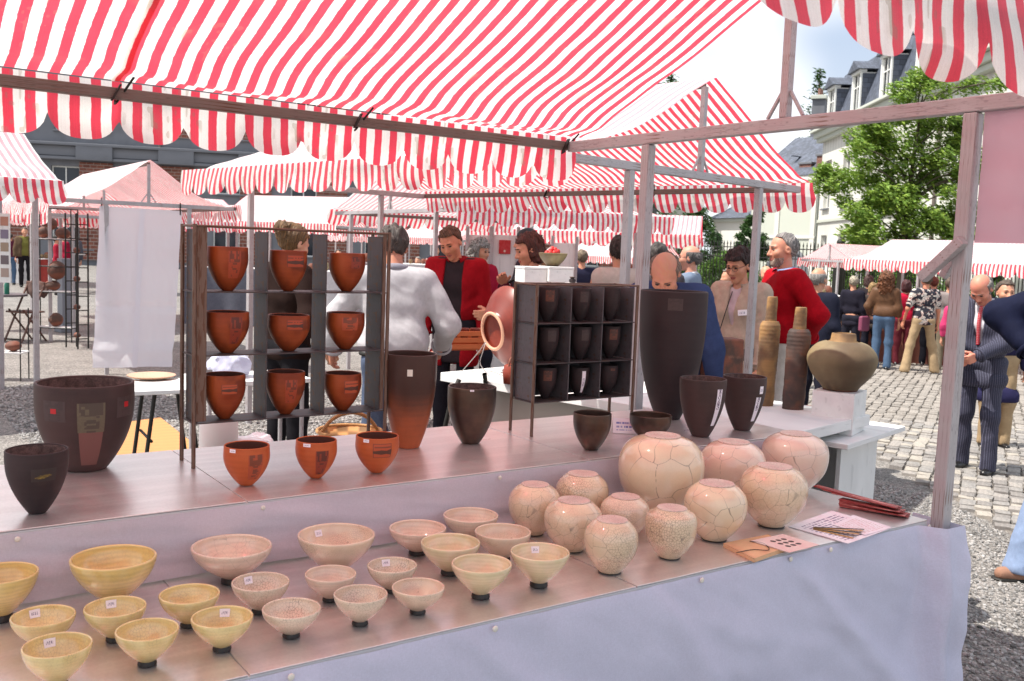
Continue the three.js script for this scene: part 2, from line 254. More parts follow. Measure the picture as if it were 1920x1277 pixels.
const G = 'striped market stalls';
gableStall(onY(1060, 285, 2.24), onY(1500, 350, 2.24), { L: 4.3, seed: 5.1, wind: 0.05, dip: 0.03, label: 'striped market stall just behind the pottery, its gable beam open towards the dark racks', hooks: [[-0.4, -1], [0.8, -1]] });
const px = (x, d, y = 2) => { const p = at(x, 460, d); return V(p.x, y, p.z); };
const FAR = { far: true, eave: 2.1, ridge: 0.5 };
eaveStall(px(-420, 7.4), px(100, 8.7), { ...FAR, eave: 2.13, W: 2.5, seed: 7, label: 'striped market stall at the left edge above the folding chair' });
gableStall(px(100, 11.2), px(440, 12.4), { ...FAR, ridge: 0.48, L: 4, seed: 11, sag: 0.12, label: 'striped market stall with a white banner hung in its gable' });
eaveStall(px(135, 17.5), px(470, 20), { ...FAR, eave: 2.0, seed: 13, label: 'market stall whose striped valance shows on both sides of the white banner' });
eaveStall(px(395, 20), px(625, 19), { ...FAR, eave: 2.03, ridge: 0.6, seed: 17, label: 'sunlit white-topped stall behind the left rack, over the blond woman' });
gableStall(px(628, 13.5), px(862, 10.4), { ...FAR, eave: 2.13, L: 2.9, seed: 19, label: 'striped stall with bare grey gable beam above the man in the white jacket' });
eaveStall(px(880, 16.2), px(1302, 15.4), { ...FAR, eave: 2.0, ridge: 0.34, W: 1.9, seed: 23, wind: 0.04, label: 'striped stall with a scalloped corner in front of the dark shrub' });
eaveStall(px(1592, 18.5), px(1960, 15.2), { ...FAR, eave: 1.72, ridge: 0.42, seed: 29, sag: 0.06, label: 'pale pink stall over the crowd at the right' });
gableStall(px(1505, 23.5), px(1612, 22), { ...FAR, eave: 1.72, ridge: 0.36, L: 3, seed: 31, label: 'small far stall with half white half pink gable beside the iron fence' });
eaveStall(px(-120, 16), px(88, 15.4), { ...FAR, eave: 2.0, seed: 37, label: 'stall with hanging scallops seen under the left edge stall' });
eaveStall(px(-60, 32), px(84, 30), { ...FAR, eave: 2.05, ridge: 0.7, seed: 41, label: 'far pale stall behind the man in the olive shirt' });
eaveStall(px(128, 27), px(215, 27), { ...FAR, eave: 2.1, ridge: 0.6, seed: 43, label: 'far pale stall behind the wire stand of clay balls' });
eaveStall(px(610, 34), px(702, 33), { ...FAR, eave: 1.92, ridge: 0.5, seed: 47, label: 'far pale stall showing beside the right end of the left rack' });
eaveStall(px(742, 31), px(850, 30), { ...FAR, eave: 1.92, ridge: 0.5, seed: 53, label: 'far pale stall just left of the red jacket man\'s head' });
eaveStall(px(1010, 30), px(1215, 28), { ...FAR, eave: 1.55, ridge: 0.45, seed: 59, label: 'far red-striped stall seen between the two grey posts' });
{ // banner in the gable of the second stall
  const a = at(187, 386, 11.45), b = at(341, 396, 11.95), c = at(172, 690, 11.4), t = thing('banner', 'white cloth banner hanging in the gable of the left stall', 'banner', a);
  const ab = b.clone().sub(a), ac = c.clone().sub(a);
  part('sheet', grid(40, 60, (u, v) => { const s = 0.03 * Math.sin(u * 9 + v * 2) * v + 0.05 * (fbm(u * 4, v * 5, 3) - 0.5) + 0.025 * Math.exp(-Math.pow((v - 0.62) / 0.02, 2)) - 0.03 * Math.exp(-Math.pow((v - 0.9) / 0.04, 2)); return [ab.x * u + ac.x * v + s * 0.57 - 0.02 * v * u, ab.y * u + ac.y * v, ab.z * u + ac.z * v - s * 0.82, u, v * 2]; }), M.banner, t);
  part('seam', grid(1, 40, (u, v) => { const q = 0.49 + u * 0.06; return [ab.x * q + ac.x * (v * 0.98 + 0.01) - 0.02, ab.y * q + ac.y * v, ab.z * q + ac.z * v + 0.03, u, v]; }), M.banner, t);
  for (const q of [0.02, 0.98]) part('clip', rod(V(ab.x * q, ab.y * q - 0.05, ab.z * q), V(ab.x * q, ab.y * q + 0.1, ab.z * q), 0.008), M.black, t);
}
// ---------- ground ----------
const PV = [onY(1610, 828, 0), onY(1930, 1022, 0)];
const gravTex = tex(1024, 1024, (u, v, i, j) => { const d = C3((u * 2) % 1, (v * 2) % 1), n = fbm(u * 6, v * 6, 4, 5, 6), g = 150 + 70 * (d[1] - 0.5) - 40 * (1 - smooth(0, 0.25, d[0])) + 34 * (n - 0.5); return [g, g * 0.975, g * 0.95]; });
const gravBump = tex(512, 512, (u, v) => 60 + 150 * smooth(0, 0.5, C3(u, v)[0]) + 40 * C3(u, v)[1], false);
M.ground = std({ color: new THREE.Color(0.8, 0.78, 0.76), map: rep(gravTex, 1, 1), bumpMap: rep(gravBump, 2, 2), bumpScale: 0.006, roughness: 0.95 });
{
  const xs = [], zs = []; for (let i = -40; i <= 40; i++) { xs.push(Math.sign(i) * Math.pow(Math.abs(i) / 40, 2.2) * 420); }
  const g = grid(80, 80, (u, v) => { const x = xs[Math.round(u * 80)] + 4, z = -xs[Math.round(v * 80)] - 6; return [x, gy(x), z, x / 1.6, z / 1.6]; });
  tag(part('ground', g, M.ground), null, null, null, 'structure');
  const R = rng(77), geo = []; for (let k = 0; k < 3; k++) { const ico = new THREE.IcosahedronGeometry(1, 0), p = ico.attributes.position; for (let i = 0; i < p.count; i++) { const f = 0.75 + 0.5 * hash(Math.round(p.getX(i) * 50), Math.round(p.getY(i) * 50), Math.round(p.getZ(i) * 50) + k); p.setXYZ(i, p.getX(i) * f, p.getY(i) * f * 0.7, p.getZ(i) * f); } ico.computeVertexNormals(); geo.push(ico); }
  const spots = []; const add = (x, z, r) => spots.push([x, z, r]);
  for (let i = 0; i < 26000; i++) { const x = 3.1 + R() * 3.6, z = -0.6 - R() * 4.4, s = seen(V(x, 0, z)); if (s[0] > 1600 && s[0] < 1990 && s[1] > 850 && s[1] < 1330 && !inPave(x, z, 0.06 * R())) add(x, z, 0.006 + 0.011 * R() * R()); }
  for (let i = 0; i < 30000; i++) { const x = 1.2 + R() * 3.6, z = -4.2 - R() * 7.5, s = seen(V(x, 0, z)); if (s[0] > -20 && s[0] < 900) add(x, z, 0.008 + 0.014 * R() * R()); }
  const c = new THREE.Color(), mt = std({ color: 0xffffff, roughness: 0.9 });
  geo.forEach((g, k) => { const mine = spots.filter((_, i) => i % 3 === k), m = new THREE.InstancedMesh(g, mt, mine.length), M4 = new THREE.Matrix4(), q = new THREE.Quaternion(); mine.forEach(([x, z, r], i) => { q.setFromEuler(new THREE.Euler(R() * 0.6, R() * 6, R() * 0.6)); M4.compose(V(x, gy(x) + r * 0.25, z), q, V(r, r, r)); m.setMatrixAt(i, M4); const t = 0.13 + 0.27 * Math.pow(R(), 1.3) + (R() > 0.96 ? 0.1 : 0) - (R() > 0.95 ? 0.07 : 0); c.setRGB(t, t * 0.96, t * 0.92); m.setColorAt(i, c); }); m.name = numbered('gravel'); m.castShadow = m.receiveShadow = true; scene.add(m); tag(m, 'loose grey gravel spread over the square around the stalls', 'gravel', 'loose gravel', 'stuff'); });
}
// setts: left border runs from beside the white pedestal towards the lower right
function inPave(x, z, soft = 0) { const a = PV[0], b = PV[1]; return (x - a.x) * (b.z - a.z) - (z - a.z) * (b.x - a.x) > 0.03 - soft; }
{
  const pave = new THREE.Group(); pave.name = 'stone_pavement'; scene.add(pave); tag(pave, null, null, null, 'structure');
  const R = rng(31), sets = []; let row = 0;
  const D = V(Math.cos(0.5), 0, -Math.sin(0.5)), Nn = V(Math.sin(0.5), 0, Math.cos(0.5)), o = V(8, 0, -5);
  for (let b = -9; b < 9; b += 0.112, row++) for (let a = -9; a < 14; a += 0) { const l = 0.1 + 0.08 * R(), p = o.clone().addScaledVector(D, a + l / 2).addScaledVector(Nn, b); a += l + 0.012; const s = seen(V(p.x, 0, p.z)), dd = depthOf(V(p.x, 0, p.z)); if (dd > 3 && dd < 19 && s[0] > 1250 && s[0] < 1990 && s[1] > 640 && s[1] < 1120 && inPave(p.x, p.z)) sets.push([p.add(V((R() - 0.5) * 0.02, 0, (R() - 0.5) * 0.022)), l * (0.9 + 0.14 * R()), dd, s]); }
  const vis = (q) => q[3][0] > 1640 && q[3][0] < 1925 && q[3][1] > 700 ? 0 : 40; sets.sort((a, b) => a[2] + vis(a) - b[2] - vis(b));
  const stone = [0, 1, 2, 3].map((k) => std({ map: rep(tex(128, 128, (u, v, i, j) => mul([[148, 142, 136], [138, 134, 130], [158, 151, 141], [128, 123, 119]][k], 0.84 + 0.26 * fbm(u * 5, v * 5, k, 4, 5) + 0.06 * (hash(i, j, k) - 0.5))), 3, 3), roughness: 0.85 }));
  const gg = [...Array(6)].map((_, k) => { const g = new THREE.BoxGeometry(1, 1, 1, 2, 1, 2).toNonIndexed(), p = g.attributes.position; for (let i = 0; i < p.count; i++) { const x = p.getX(i), y = p.getY(i), z = p.getZ(i), top = y > 0; const e = Math.abs(x) > 0.3 && top ? 0.06 : 0, e2 = Math.abs(z) > 0.3 && top ? 0.06 : 0; p.setXYZ(i, x * (1 - e) + (hash(Math.round(x * 9), Math.round(z * 9), k) - 0.5) * 0.1, y + (top ? -0.25 * (e + e2 > 0 ? 1 : 0) + 0.12 * hash(Math.round(x * 9), Math.round(z * 9), k + 9) : 0), z * (1 - e2) + (hash(Math.round(x * 9), Math.round(z * 9), k + 5) - 0.5) * 0.1); } g.computeVertexNormals(); return g; });
  const dirt = part('sand_bed', grid(40, 40, (u, v) => { const p = onY(1230 + u * 760, 640 + 470 * v, 0); return inPave(p.x, p.z) ? [p.x, gy(p.x) + 0.006, p.z, p.x / 1.6, p.z / 1.6] : [p.x, gy(p.x) - 0.05, p.z, 0, 0]; }), std({ map: rep(gravTex, 2, 2), color: new THREE.Color(0.62, 0.58, 0.54), roughness: 1 }), pave);
  const rest = [];
  sets.forEach(([p, l], i) => { const M4 = new THREE.Matrix4().compose(V(p.x, gy(p.x) + 0.004 + R() * 0.016, p.z), new THREE.Quaternion().setFromEuler(new THREE.Euler((R() - 0.5) * 0.1, 0.5 + (R() - 0.5) * 0.16, (R() - 0.5) * 0.1)), V(l, 0.05, 0.106)); if (i < 300) { const m = part('sett', gg[i % 6], stone[Math.floor(R() * 4)], pave); M4.decompose(m.position, m.quaternion, m.scale); } else rest.push(M4); });
  const im = new THREE.InstancedMesh(gg[2], std({ map: stone[0].map, roughness: 0.85 }), rest.length), c = new THREE.Color(); rest.forEach((m, i) => { im.setMatrixAt(i, m); const t = 0.74 + 0.3 * R(); c.setRGB(t, t * 0.98, t * 0.95); im.setColorAt(i, c); }); im.name = 'setts'; im.castShadow = im.receiveShadow = true; im.userData.kind = 'stuff'; pave.add(im);
}
// ---------- buildings ----------
function wallShape(w, h, holes, depth) { const s = new THREE.Shape(); s.moveTo(0, 0); s.lineTo(w, 0); s.lineTo(w, h); s.lineTo(0, h); s.closePath(); for (const [x, y, a, b] of holes) { const p = new THREE.Path(); p.moveTo(x, y); p.lineTo(x, y + b); p.lineTo(x + a, y + b); p.lineTo(x + a, y); p.closePath(); s.holes.push(p); } return new THREE.ExtrudeGeometry(s, { depth, bevelEnabled: false }).translate(0, 0, -depth); }
M.glass = phy({ color: hex(40, 46, 54), roughness: 0.06, metalness: 0, specularIntensity: 1 }); M.frameWhite = std({ color: hex(226, 226, 222), roughness: 0.5 });
M.plaster = std({ map: rep(tex(512, 512, (u, v, i, j) => mul([236, 234, 226], 0.94 + 0.1 * (fbm(u * 5, v * 5, 2, 5, 5) - 0.5) - 0.07 * smooth(0.6, 0.75, fbm(u * 10, v * 3, 8, 5, 1))), true), 0.2, 0.2), roughness: 0.85 });
M.plasterGrey = std({ map: rep(tex(256, 256, (u, v, i, j) => mul([206, 210, 198], 0.92 + 0.12 * (fbm(u * 5, v * 5, 12, 5, 5) - 0.5) - 0.1 * smooth(0.58, 0.75, fbm(u * 9, v * 3, 18, 5, 3)))), 0.15, 0.15), roughness: 0.85 });
M.slate = std({ map: rep(tex(256, 256, (u, v, i, j) => { const r = Math.floor(v * 16), f = (u * 12 + (r % 2) * 0.5) % 1; return mul([84, 90, 104], 0.8 + 0.3 * hash(Math.floor(u * 12 + (r % 2) * 0.5), r, 3) - (f < 0.06 || (v * 16) % 1 < 0.1 ? 0.25 : 0)); }), 0.5, 0.5), roughness: 0.6 });
M.brick = std({ map: rep(tex(512, 512, (u, v, i, j) => { const r = Math.floor(v * 32), x = u * 12 + (r % 2) * 0.5, m = (x % 1) < 0.06 || (v * 32) % 1 < 0.16; return m ? [150, 138, 130] : mul(mixc([106, 62, 52], [128, 78, 64], hash(Math.floor(x), r, 4)), 0.9 + 0.2 * hash(i >> 2, j >> 2, 1)); }), 0.4, 0.4), roughness: 0.9 });
M.stone = std({ map: rep(tex(256, 256, (u, v, i, j) => mul([112, 114, 120], 0.88 + 0.2 * fbm(u * 6, v * 6, 6, 5, 6))), 0.3, 0.3), roughness: 0.85 });
function windowIn(parent, x, y, w, h, depth, cols = 2, rows = 3) {
  const f = [plain(0.07, h, 0.06, x + 0.035, y + h / 2, -depth), plain(0.07, h, 0.06, x + w - 0.035, y + h / 2, -depth), plain(w - 0.14, 0.07, 0.06, x + w / 2, y + 0.035, -depth), plain(w - 0.14, 0.07, 0.06, x + w / 2, y + h - 0.035, -depth)];
  for (let c = 1; c < cols; c++) f.push(plain(0.06, h - 0.14, 0.05, x + w * c / cols, y + h / 2, -depth)); for (let r = 1; r < rows; r++) f.push(plain(w - 0.14, 0.035, 0.04, x + w / 2, y + h * (r === rows - 1 ? 0.72 : r / rows), -depth));
  const m = part('window', f, M.frameWhite, parent); part('pane', plain(w - 0.1, h - 0.1, 0.012, x + w / 2, y + h / 2, -depth - 0.04), M.glass, m); part('sill', box(w + 0.16, 0.08, depth + 0.1, x + w / 2, y - 0.042, -depth / 2 + 0.09, 0.01), M.stone, m);
}
function facadeGroup(name, label, a, b, category = 'building', group) { const d = b.clone().sub(a).setY(0), t = thing(name, label, category, [a.x, gy(a.x) - 0.1, a.z], dirYaw(d), group); return [t, d.length()]; }
{ // white mansion along the right
  const a = at(1531, 460, 52), b = at(1800, 460, 33), b2 = a.clone().lerp(b, 1.5), [t, w] = facadeGroup('white_house', 'long white house with slate mansard roof and dormers behind the leafy tree', a, b2), h = 8.75, holes = [], n = 9;
  for (let i = 0; i < n; i++) { const x = 1.1 + i * (w - 2.4) / (n - 1) - 0.3; holes.push([x, 1.3, 1.15, 2.3], [x, 5.0, 1.15, 2.5]); }
  part('wall', wallShape(w, h, holes, 0.4), M.plaster, t); part('back_wall', plain(w, h, 0.3, w / 2, h / 2, -9.2), M.plaster, t);
  for (const [x, y, ww, hh] of holes) windowIn(t, x, y, ww, hh, 0.22);
  for (const x of [0.15, w - 0.15]) part('side_wall', plain(0.3, h, 8.6, x, h / 2, -4.72), M.plasterGrey, t);
  part('cornice', [box(w + 0.8, 0.3, 0.5, w / 2, h + 0.15, 0.2, 0.03), box(w + 0.5, 0.22, 0.3, w / 2, h - 0.112, 0.152, 0.02), box(w + 1.0, 0.14, 0.7, w / 2, h + 0.372, 0.28, 0.03)], M.plasterGrey, t);
  part('string_course', box(w, 0.16, 0.08, w / 2, 4.35, 0.041, 0.01), M.plasterGrey, t);
  const roof = part('roof', new THREE.ExtrudeGeometry(new THREE.Shape([[0, 0], [0.9, 2.9], [4.5, 4.0], [8.2, 2.9], [9.2, 0]].map((p) => new THREE.Vector2(...p))), { depth: w, bevelEnabled: false }).rotateY(Math.PI / 2).translate(0, h + 0.446, 0), M.slate, t);
  for (let i = 0; i < 7; i++) { const x = 1.4 + i * (w - 2.8) / 6, y = h + 0.45; const dm = part('dormer', [plain(0.16, 1.9, 1.6, x - 0.62, y + 0.95, -0.7), plain(0.16, 1.9, 1.6, x + 0.62, y + 0.95, -0.7), plain(1.5, 0.12, 0.3, x, y + 1.97, 0.0)], M.frameWhite, t); part('dormer_roof', new THREE.ExtrudeGeometry(new THREE.Shape([[-0.92, 0], [0.92, 0], [0, 0.5]].map((p) => new THREE.Vector2(...p))), { depth: 1.9, bevelEnabled: false }).translate(x, y + 2.035, -1.6), M.slate, dm); part('window', [plain(0.08, 1.7, 0.06, x - 0.49, y + 1.0, 0.02), plain(0.08, 1.7, 0.06, x + 0.49, y + 1.0, 0.02), plain(0.06, 1.7, 0.05, x, y + 1.0, 0.02), plain(0.9, 0.05, 0.05, x, y + 1.3, 0.021)], M.frameWhite, dm); part('pane', plain(1.07, 1.8, 0.02, x, y + 0.95, -0.04), M.glass, dm); part('cheek', [plain(0.02, 1.8, 1.5, x - 0.715, y + 0.95, -0.72), plain(0.02, 1.8, 1.5, x + 0.715, y + 0.95, -0.72)], M.slate, dm); }
  part('downpipe', rod(V(w * 0.58, 0, 0.09), V(w * 0.58, h - 0.3, 0.09), 0.06), M.steelDark, t);
  // low wing at its far end
  const [q, qw] = facadeGroup('low_wing', 'low pale green-grey wing with round-arched niche left of the white house', at(1405, 460, 56), a.clone().addScaledVector(b.clone().sub(a).normalize(), -0.4));
  part('wall', plain(qw, 6.6, 0.4, qw / 2, 3.3, -0.2), M.plasterGrey, q); part('cornice', box(qw + 0.2, 0.28, 0.4, qw / 2, 6.74, 0.05, 0.03), M.plaster, q); part('band', box(qw, 0.14, 0.07, qw / 2, 3.5, 0.036, 0.01), M.plaster, q); for (const x of [0.3, qw * 0.42, qw - 0.2]) part('pilaster', plain(0.3, 6.4, 0.06, x, 3.3, 0.031), M.plaster, q);
  const ar = new THREE.TorusGeometry(1.35, 0.12, 8, 32, Math.PI).translate(qw * 0.62, 1.5, 0.03); part('arch', ar, M.stone, q); part('niche', new THREE.CircleGeometry(1.25, 32, 0, Math.PI).translate(qw * 0.62, 1.5, 0.006), M.stone, q);
  part('roof', new THREE.ExtrudeGeometry(new THREE.Shape([[-0.3, 0], [3.6, 2.6], [7, 0]].map((p) => new THREE.Vector2(...p))), { depth: qw, bevelEnabled: false }).rotateY(Math.PI / 2).translate(0, 6.885, 0), M.slate, q);
  for (const [x, hh, s] of [[qw - 1.3, 0.6, 0.8], [qw - 0.35, 1.0, 0.45]]) { const c = part('chimney', box(s, hh, 0.6, x, 6.6 + hh / 2 + 0.35, -0.75, 0.02), M.brick, q); part('chimney_cap', box(s + 0.12, 0.12, 0.72, x, 6.6 + hh + 0.41, -0.75, 0.02), M.stone, c); }
  part('skylight', box(0.16, 0.05, 1.6, qw * 0.45, 8.1, -1.6, 0.01).rotateX(0), M.glass, q);
  // chapel-like hall
  const [k, kw] = facadeGroup('arched_hall', 'low white hall with narrow round-headed windows between the two dark shrubs', at(1335, 460, 60), at(1412, 460, 56));
  part('wall', plain(kw, 4.6, 0.4, kw / 2, 2.3, -0.2), M.plaster, k); part('roof', new THREE.ExtrudeGeometry(new THREE.Shape([[-0.4, 0], [3, 1.6], [6, 0]].map((p) => new THREE.Vector2(...p))), { depth: kw, bevelEnabled: false }).rotateY(Math.PI / 2).translate(0, 4.61, 0), M.slate, k); part('cornice', box(kw, 0.2, 0.3, kw / 2, 4.5, 0.07, 0.02), M.plasterGrey, k);
  for (const x of [kw * 0.55, kw * 0.72, kw * 0.38]) part('window', [plain(0.26, 1.5, 0.03, x, 1.9, 0.016), new THREE.CylinderGeometry(0.13, 0.13, 0.03, 16, 1, false, -Math.PI / 2, Math.PI).rotateX(Math.PI / 2).translate(x, 2.65, 0.016)], M.glass, k);
  // chimney stack and hipped roof that rise over the stalls
  const c3 = at(1537, 200, 62), ch = thing('chimney_stack', 'broad grey chimney stack rising left of the dormers', 'chimney', [c3.x, c3.y - 9, c3.z], 0.5); part('shaft', box(1.0, 10, 0.8, 0, 4.4, 0, 0.02), M.stone, ch); part('cap', box(1.3, 0.25, 1.0, 0, 9.53, 0, 0.03), M.plasterGrey, ch); for (const x of [-0.25, 0.25]) part('chimney_pot', rod(V(x, 9.66, 0), V(x, 10.1, 0), 0.12), M.brick, ch);
  const c4 = at(1283, 152, 70), hr = thing('grey_roofed_house', 'house top with grey roof behind the gable of the near striped stall', 'building', [c4.x, gy(c4.x), c4.z], -0.6); part('wall', plain(2.4, c4.y - 1.5, 2.4, 0, (c4.y - 1.5) / 2, 0), M.plasterGrey, hr); part('roof', new THREE.CylinderGeometry(0.7, 1.9, 1.5, 4).rotateY(Math.PI / 4).translate(0, c4.y - 0.75, 0), M.slate, hr);
}
{ // brick building across the square
  const a = at(-160, 430, 52), b = at(1230, 430, 60), [t, w] = facadeGroup('brick_building', 'long red brick building with grey stone cornice across the square', a, b), h = 12, holes = [], step = 4.3, n = Math.floor(w / step);
  for (let i = 0; i < n; i++) { const x = 2.6 + i * step; holes.push([x, 0.9, 2.15, 2.2], [x, 4.3, 2.15, 1.15], [x + 0.2, 7.4, 1.75, 2.4]); }
  part('wall', wallShape(w, h, holes, 0.45), M.stone, t); part('back_wall', plain(w, h, 0.3, w / 2, h / 2, -8), M.stone, t); part('roof', plain(w, 0.3, 8, w / 2, h + 0.152, -4), M.slate, t); for (const x of [0.2, w - 0.2]) part('side_wall', plain(0.38, h, 7.3, x, h / 2, -4.13), M.brick, t);
  for (const [x, y, ww, hh] of holes) windowIn(t, x, y, ww, hh, 0.25, 3, 1);
  for (let i = 0; i <= n; i++) { const x = 0.55 + i * step; for (const [bw, bh, by] of [[1.75, 2.3, 4.55], [1.5, 2.6, 8.6], [1.75, 2.6, 1.6]]) part('brick_panel', plain(bw, bh, 0.1, x + 0.1, by, 0.051), M.brick, t); }
  part('cornice', [box(w, 0.55, 0.4, w / 2, 6.25, 0.2, 0.03), box(w, 0.16, 0.62, w / 2, 6.61, 0.31, 0.03), box(w, 0.18, 0.5, w / 2, 5.86, 0.25, 0.03)], M.stone, t);
  for (let i = 0; i <= n; i++) part('cornice_block', box(1.9, 0.85, 0.2, 0.65 + i * step, 6.2, 0.5, 0.03), M.stone, t);
  part('downpipe', rod(V(w * 0.3, 0, 0.12), V(w * 0.3, h, 0.12), 0.07), M.steelDark, t);
}
{ // small lamp arms on the facade, iron fence, hedge
  const fa = at(1190, 480, 38), fb = at(1575, 480, 33), fc = at(1990, 480, 24), run = (a, b, label, base) => {
    const d = b.clone().sub(a).setY(0), L = d.length(), n = Math.min(150, Math.floor(L / 0.13)), t = thing('iron_fence', label, 'fence', [a.x, gy(a.x), a.z], dirYaw(d)), sl = gy(b.x) - gy(a.x), y = (x) => sl * x / L, top = 2.35;
    if (base) part('stone_base', plain(L, 0.7, 0.35, L / 2, 0.3, 0), M.stone, t);
    const post = rod(V(0, 0, 0), V(0, top, 0), 0.016, 0.016, 6), tip = new THREE.ConeGeometry(0.03, 0.16, 6).translate(0, top + 0.08, 0), bg = merge([post, tip]);
    for (let i = 0; i <= n; i++) part('bar', bg, M.black, t).position.set(L * i / n, y(L * i / n) + 0.1, 0);
    for (const yy of [0.75, 1.9, 2.25]) part('rail', bar(V(0, yy + 0.1, 0), V(L, yy + 0.1 + sl, 0), 0.035), M.black, t);
  };
  run(fa, fb, 'black iron railing on a low stone base behind the woman in beige', true); run(fb, fc, 'black iron railing behind the crowd and pink stalls at the right', false);
  const gp = thing('gate_post', 'thick black iron gate post where the two railings meet', 'gate post', [fb.x, gy(fb.x), fb.z]); part('post', box(0.3, 2.5, 0.3, 0, 1.25, 0, 0.02), M.black, gp); part('finial', new THREE.SphereGeometry(0.14, 14, 10).translate(0, 2.62, 0), M.black, gp);
}
// ---------- trees and shrubs ----------
const leafMat = (r, g, b) => phy({ color: hex(r, g, b), roughness: 0.6, transmission: 0.35, side: THREE.DoubleSide, vertexColors: true, specularIntensity: 0.4 });
M.leaf = leafMat(130, 166, 80); M.leafDark = leafMat(60, 96, 50); M.leafMid = leafMat(92, 132, 60); M.bark = std({ map: tex(64, 128, (u, v, i, j) => mul([88, 78, 66], 0.7 + 0.5 * fbm(u * 8, v * 5, 3, 4, 8))), roughness: 0.9 });
function foliage(clumps, per, size, seed, flat = 0.6, shell = 0.25) {
  const R = rng(seed), p = [], nrm = [], col = [], q = new THREE.Quaternion(), e = new THREE.Euler();
  for (const [cx, cy, cz, rx, ry, rz] of clumps) { const n = Math.round(per * rx * ry * rz / 0.1 * 0.3 + per * 0.5); for (let i = 0; i < n; i++) {
    const th = R() * 6.283, z = R() * 2 - 1, s = Math.sqrt(1 - z * z), r = Math.pow(shell + (1 - shell) * R(), 0.6), x = cx + s * Math.cos(th) * r * rx, y = cy + z * r * ry, zz = cz + s * Math.sin(th) * r * rz; q.setFromEuler(e.set((R() - 0.5) * 2.2 * flat + 0.4, R() * 6.283, (R() - 0.5) * 2.2 * flat));
    const l = size * (0.6 + 0.8 * R()), w = l * 0.5, a = [V(0, 0, 0), V(w / 2, 0.04 * l, l * 0.45), V(0, -0.05 * l, l), V(-w / 2, 0.04 * l, l * 0.45)].map((v) => v.applyQuaternion(q).add(V(x, y, zz))), k = 0.7 + 0.5 * R(), yel = R() * 0.25;
    for (const v of [a[0], a[1], a[2], a[0], a[2], a[3]]) { p.push(v.x, v.y, v.z); col.push(k * (1 + yel), k, k * (0.9 - yel)); } } }
  const g = new THREE.BufferGeometry(); g.setAttribute('position', new THREE.Float32BufferAttribute(p, 3)); g.setAttribute('color', new THREE.Float32BufferAttribute(col, 3)); g.computeVertexNormals(); return g;
}
function tree(name, label, category, pos, h, clumps, per, size, mat, seed, limbs) { const t = thing(name, label, category, pos); const tr = part('trunk', limbs, M.bark, t); const c = part('crown', foliage(clumps, per, size, seed), mat, t); c.userData.kind = 'stuff'; return t; }
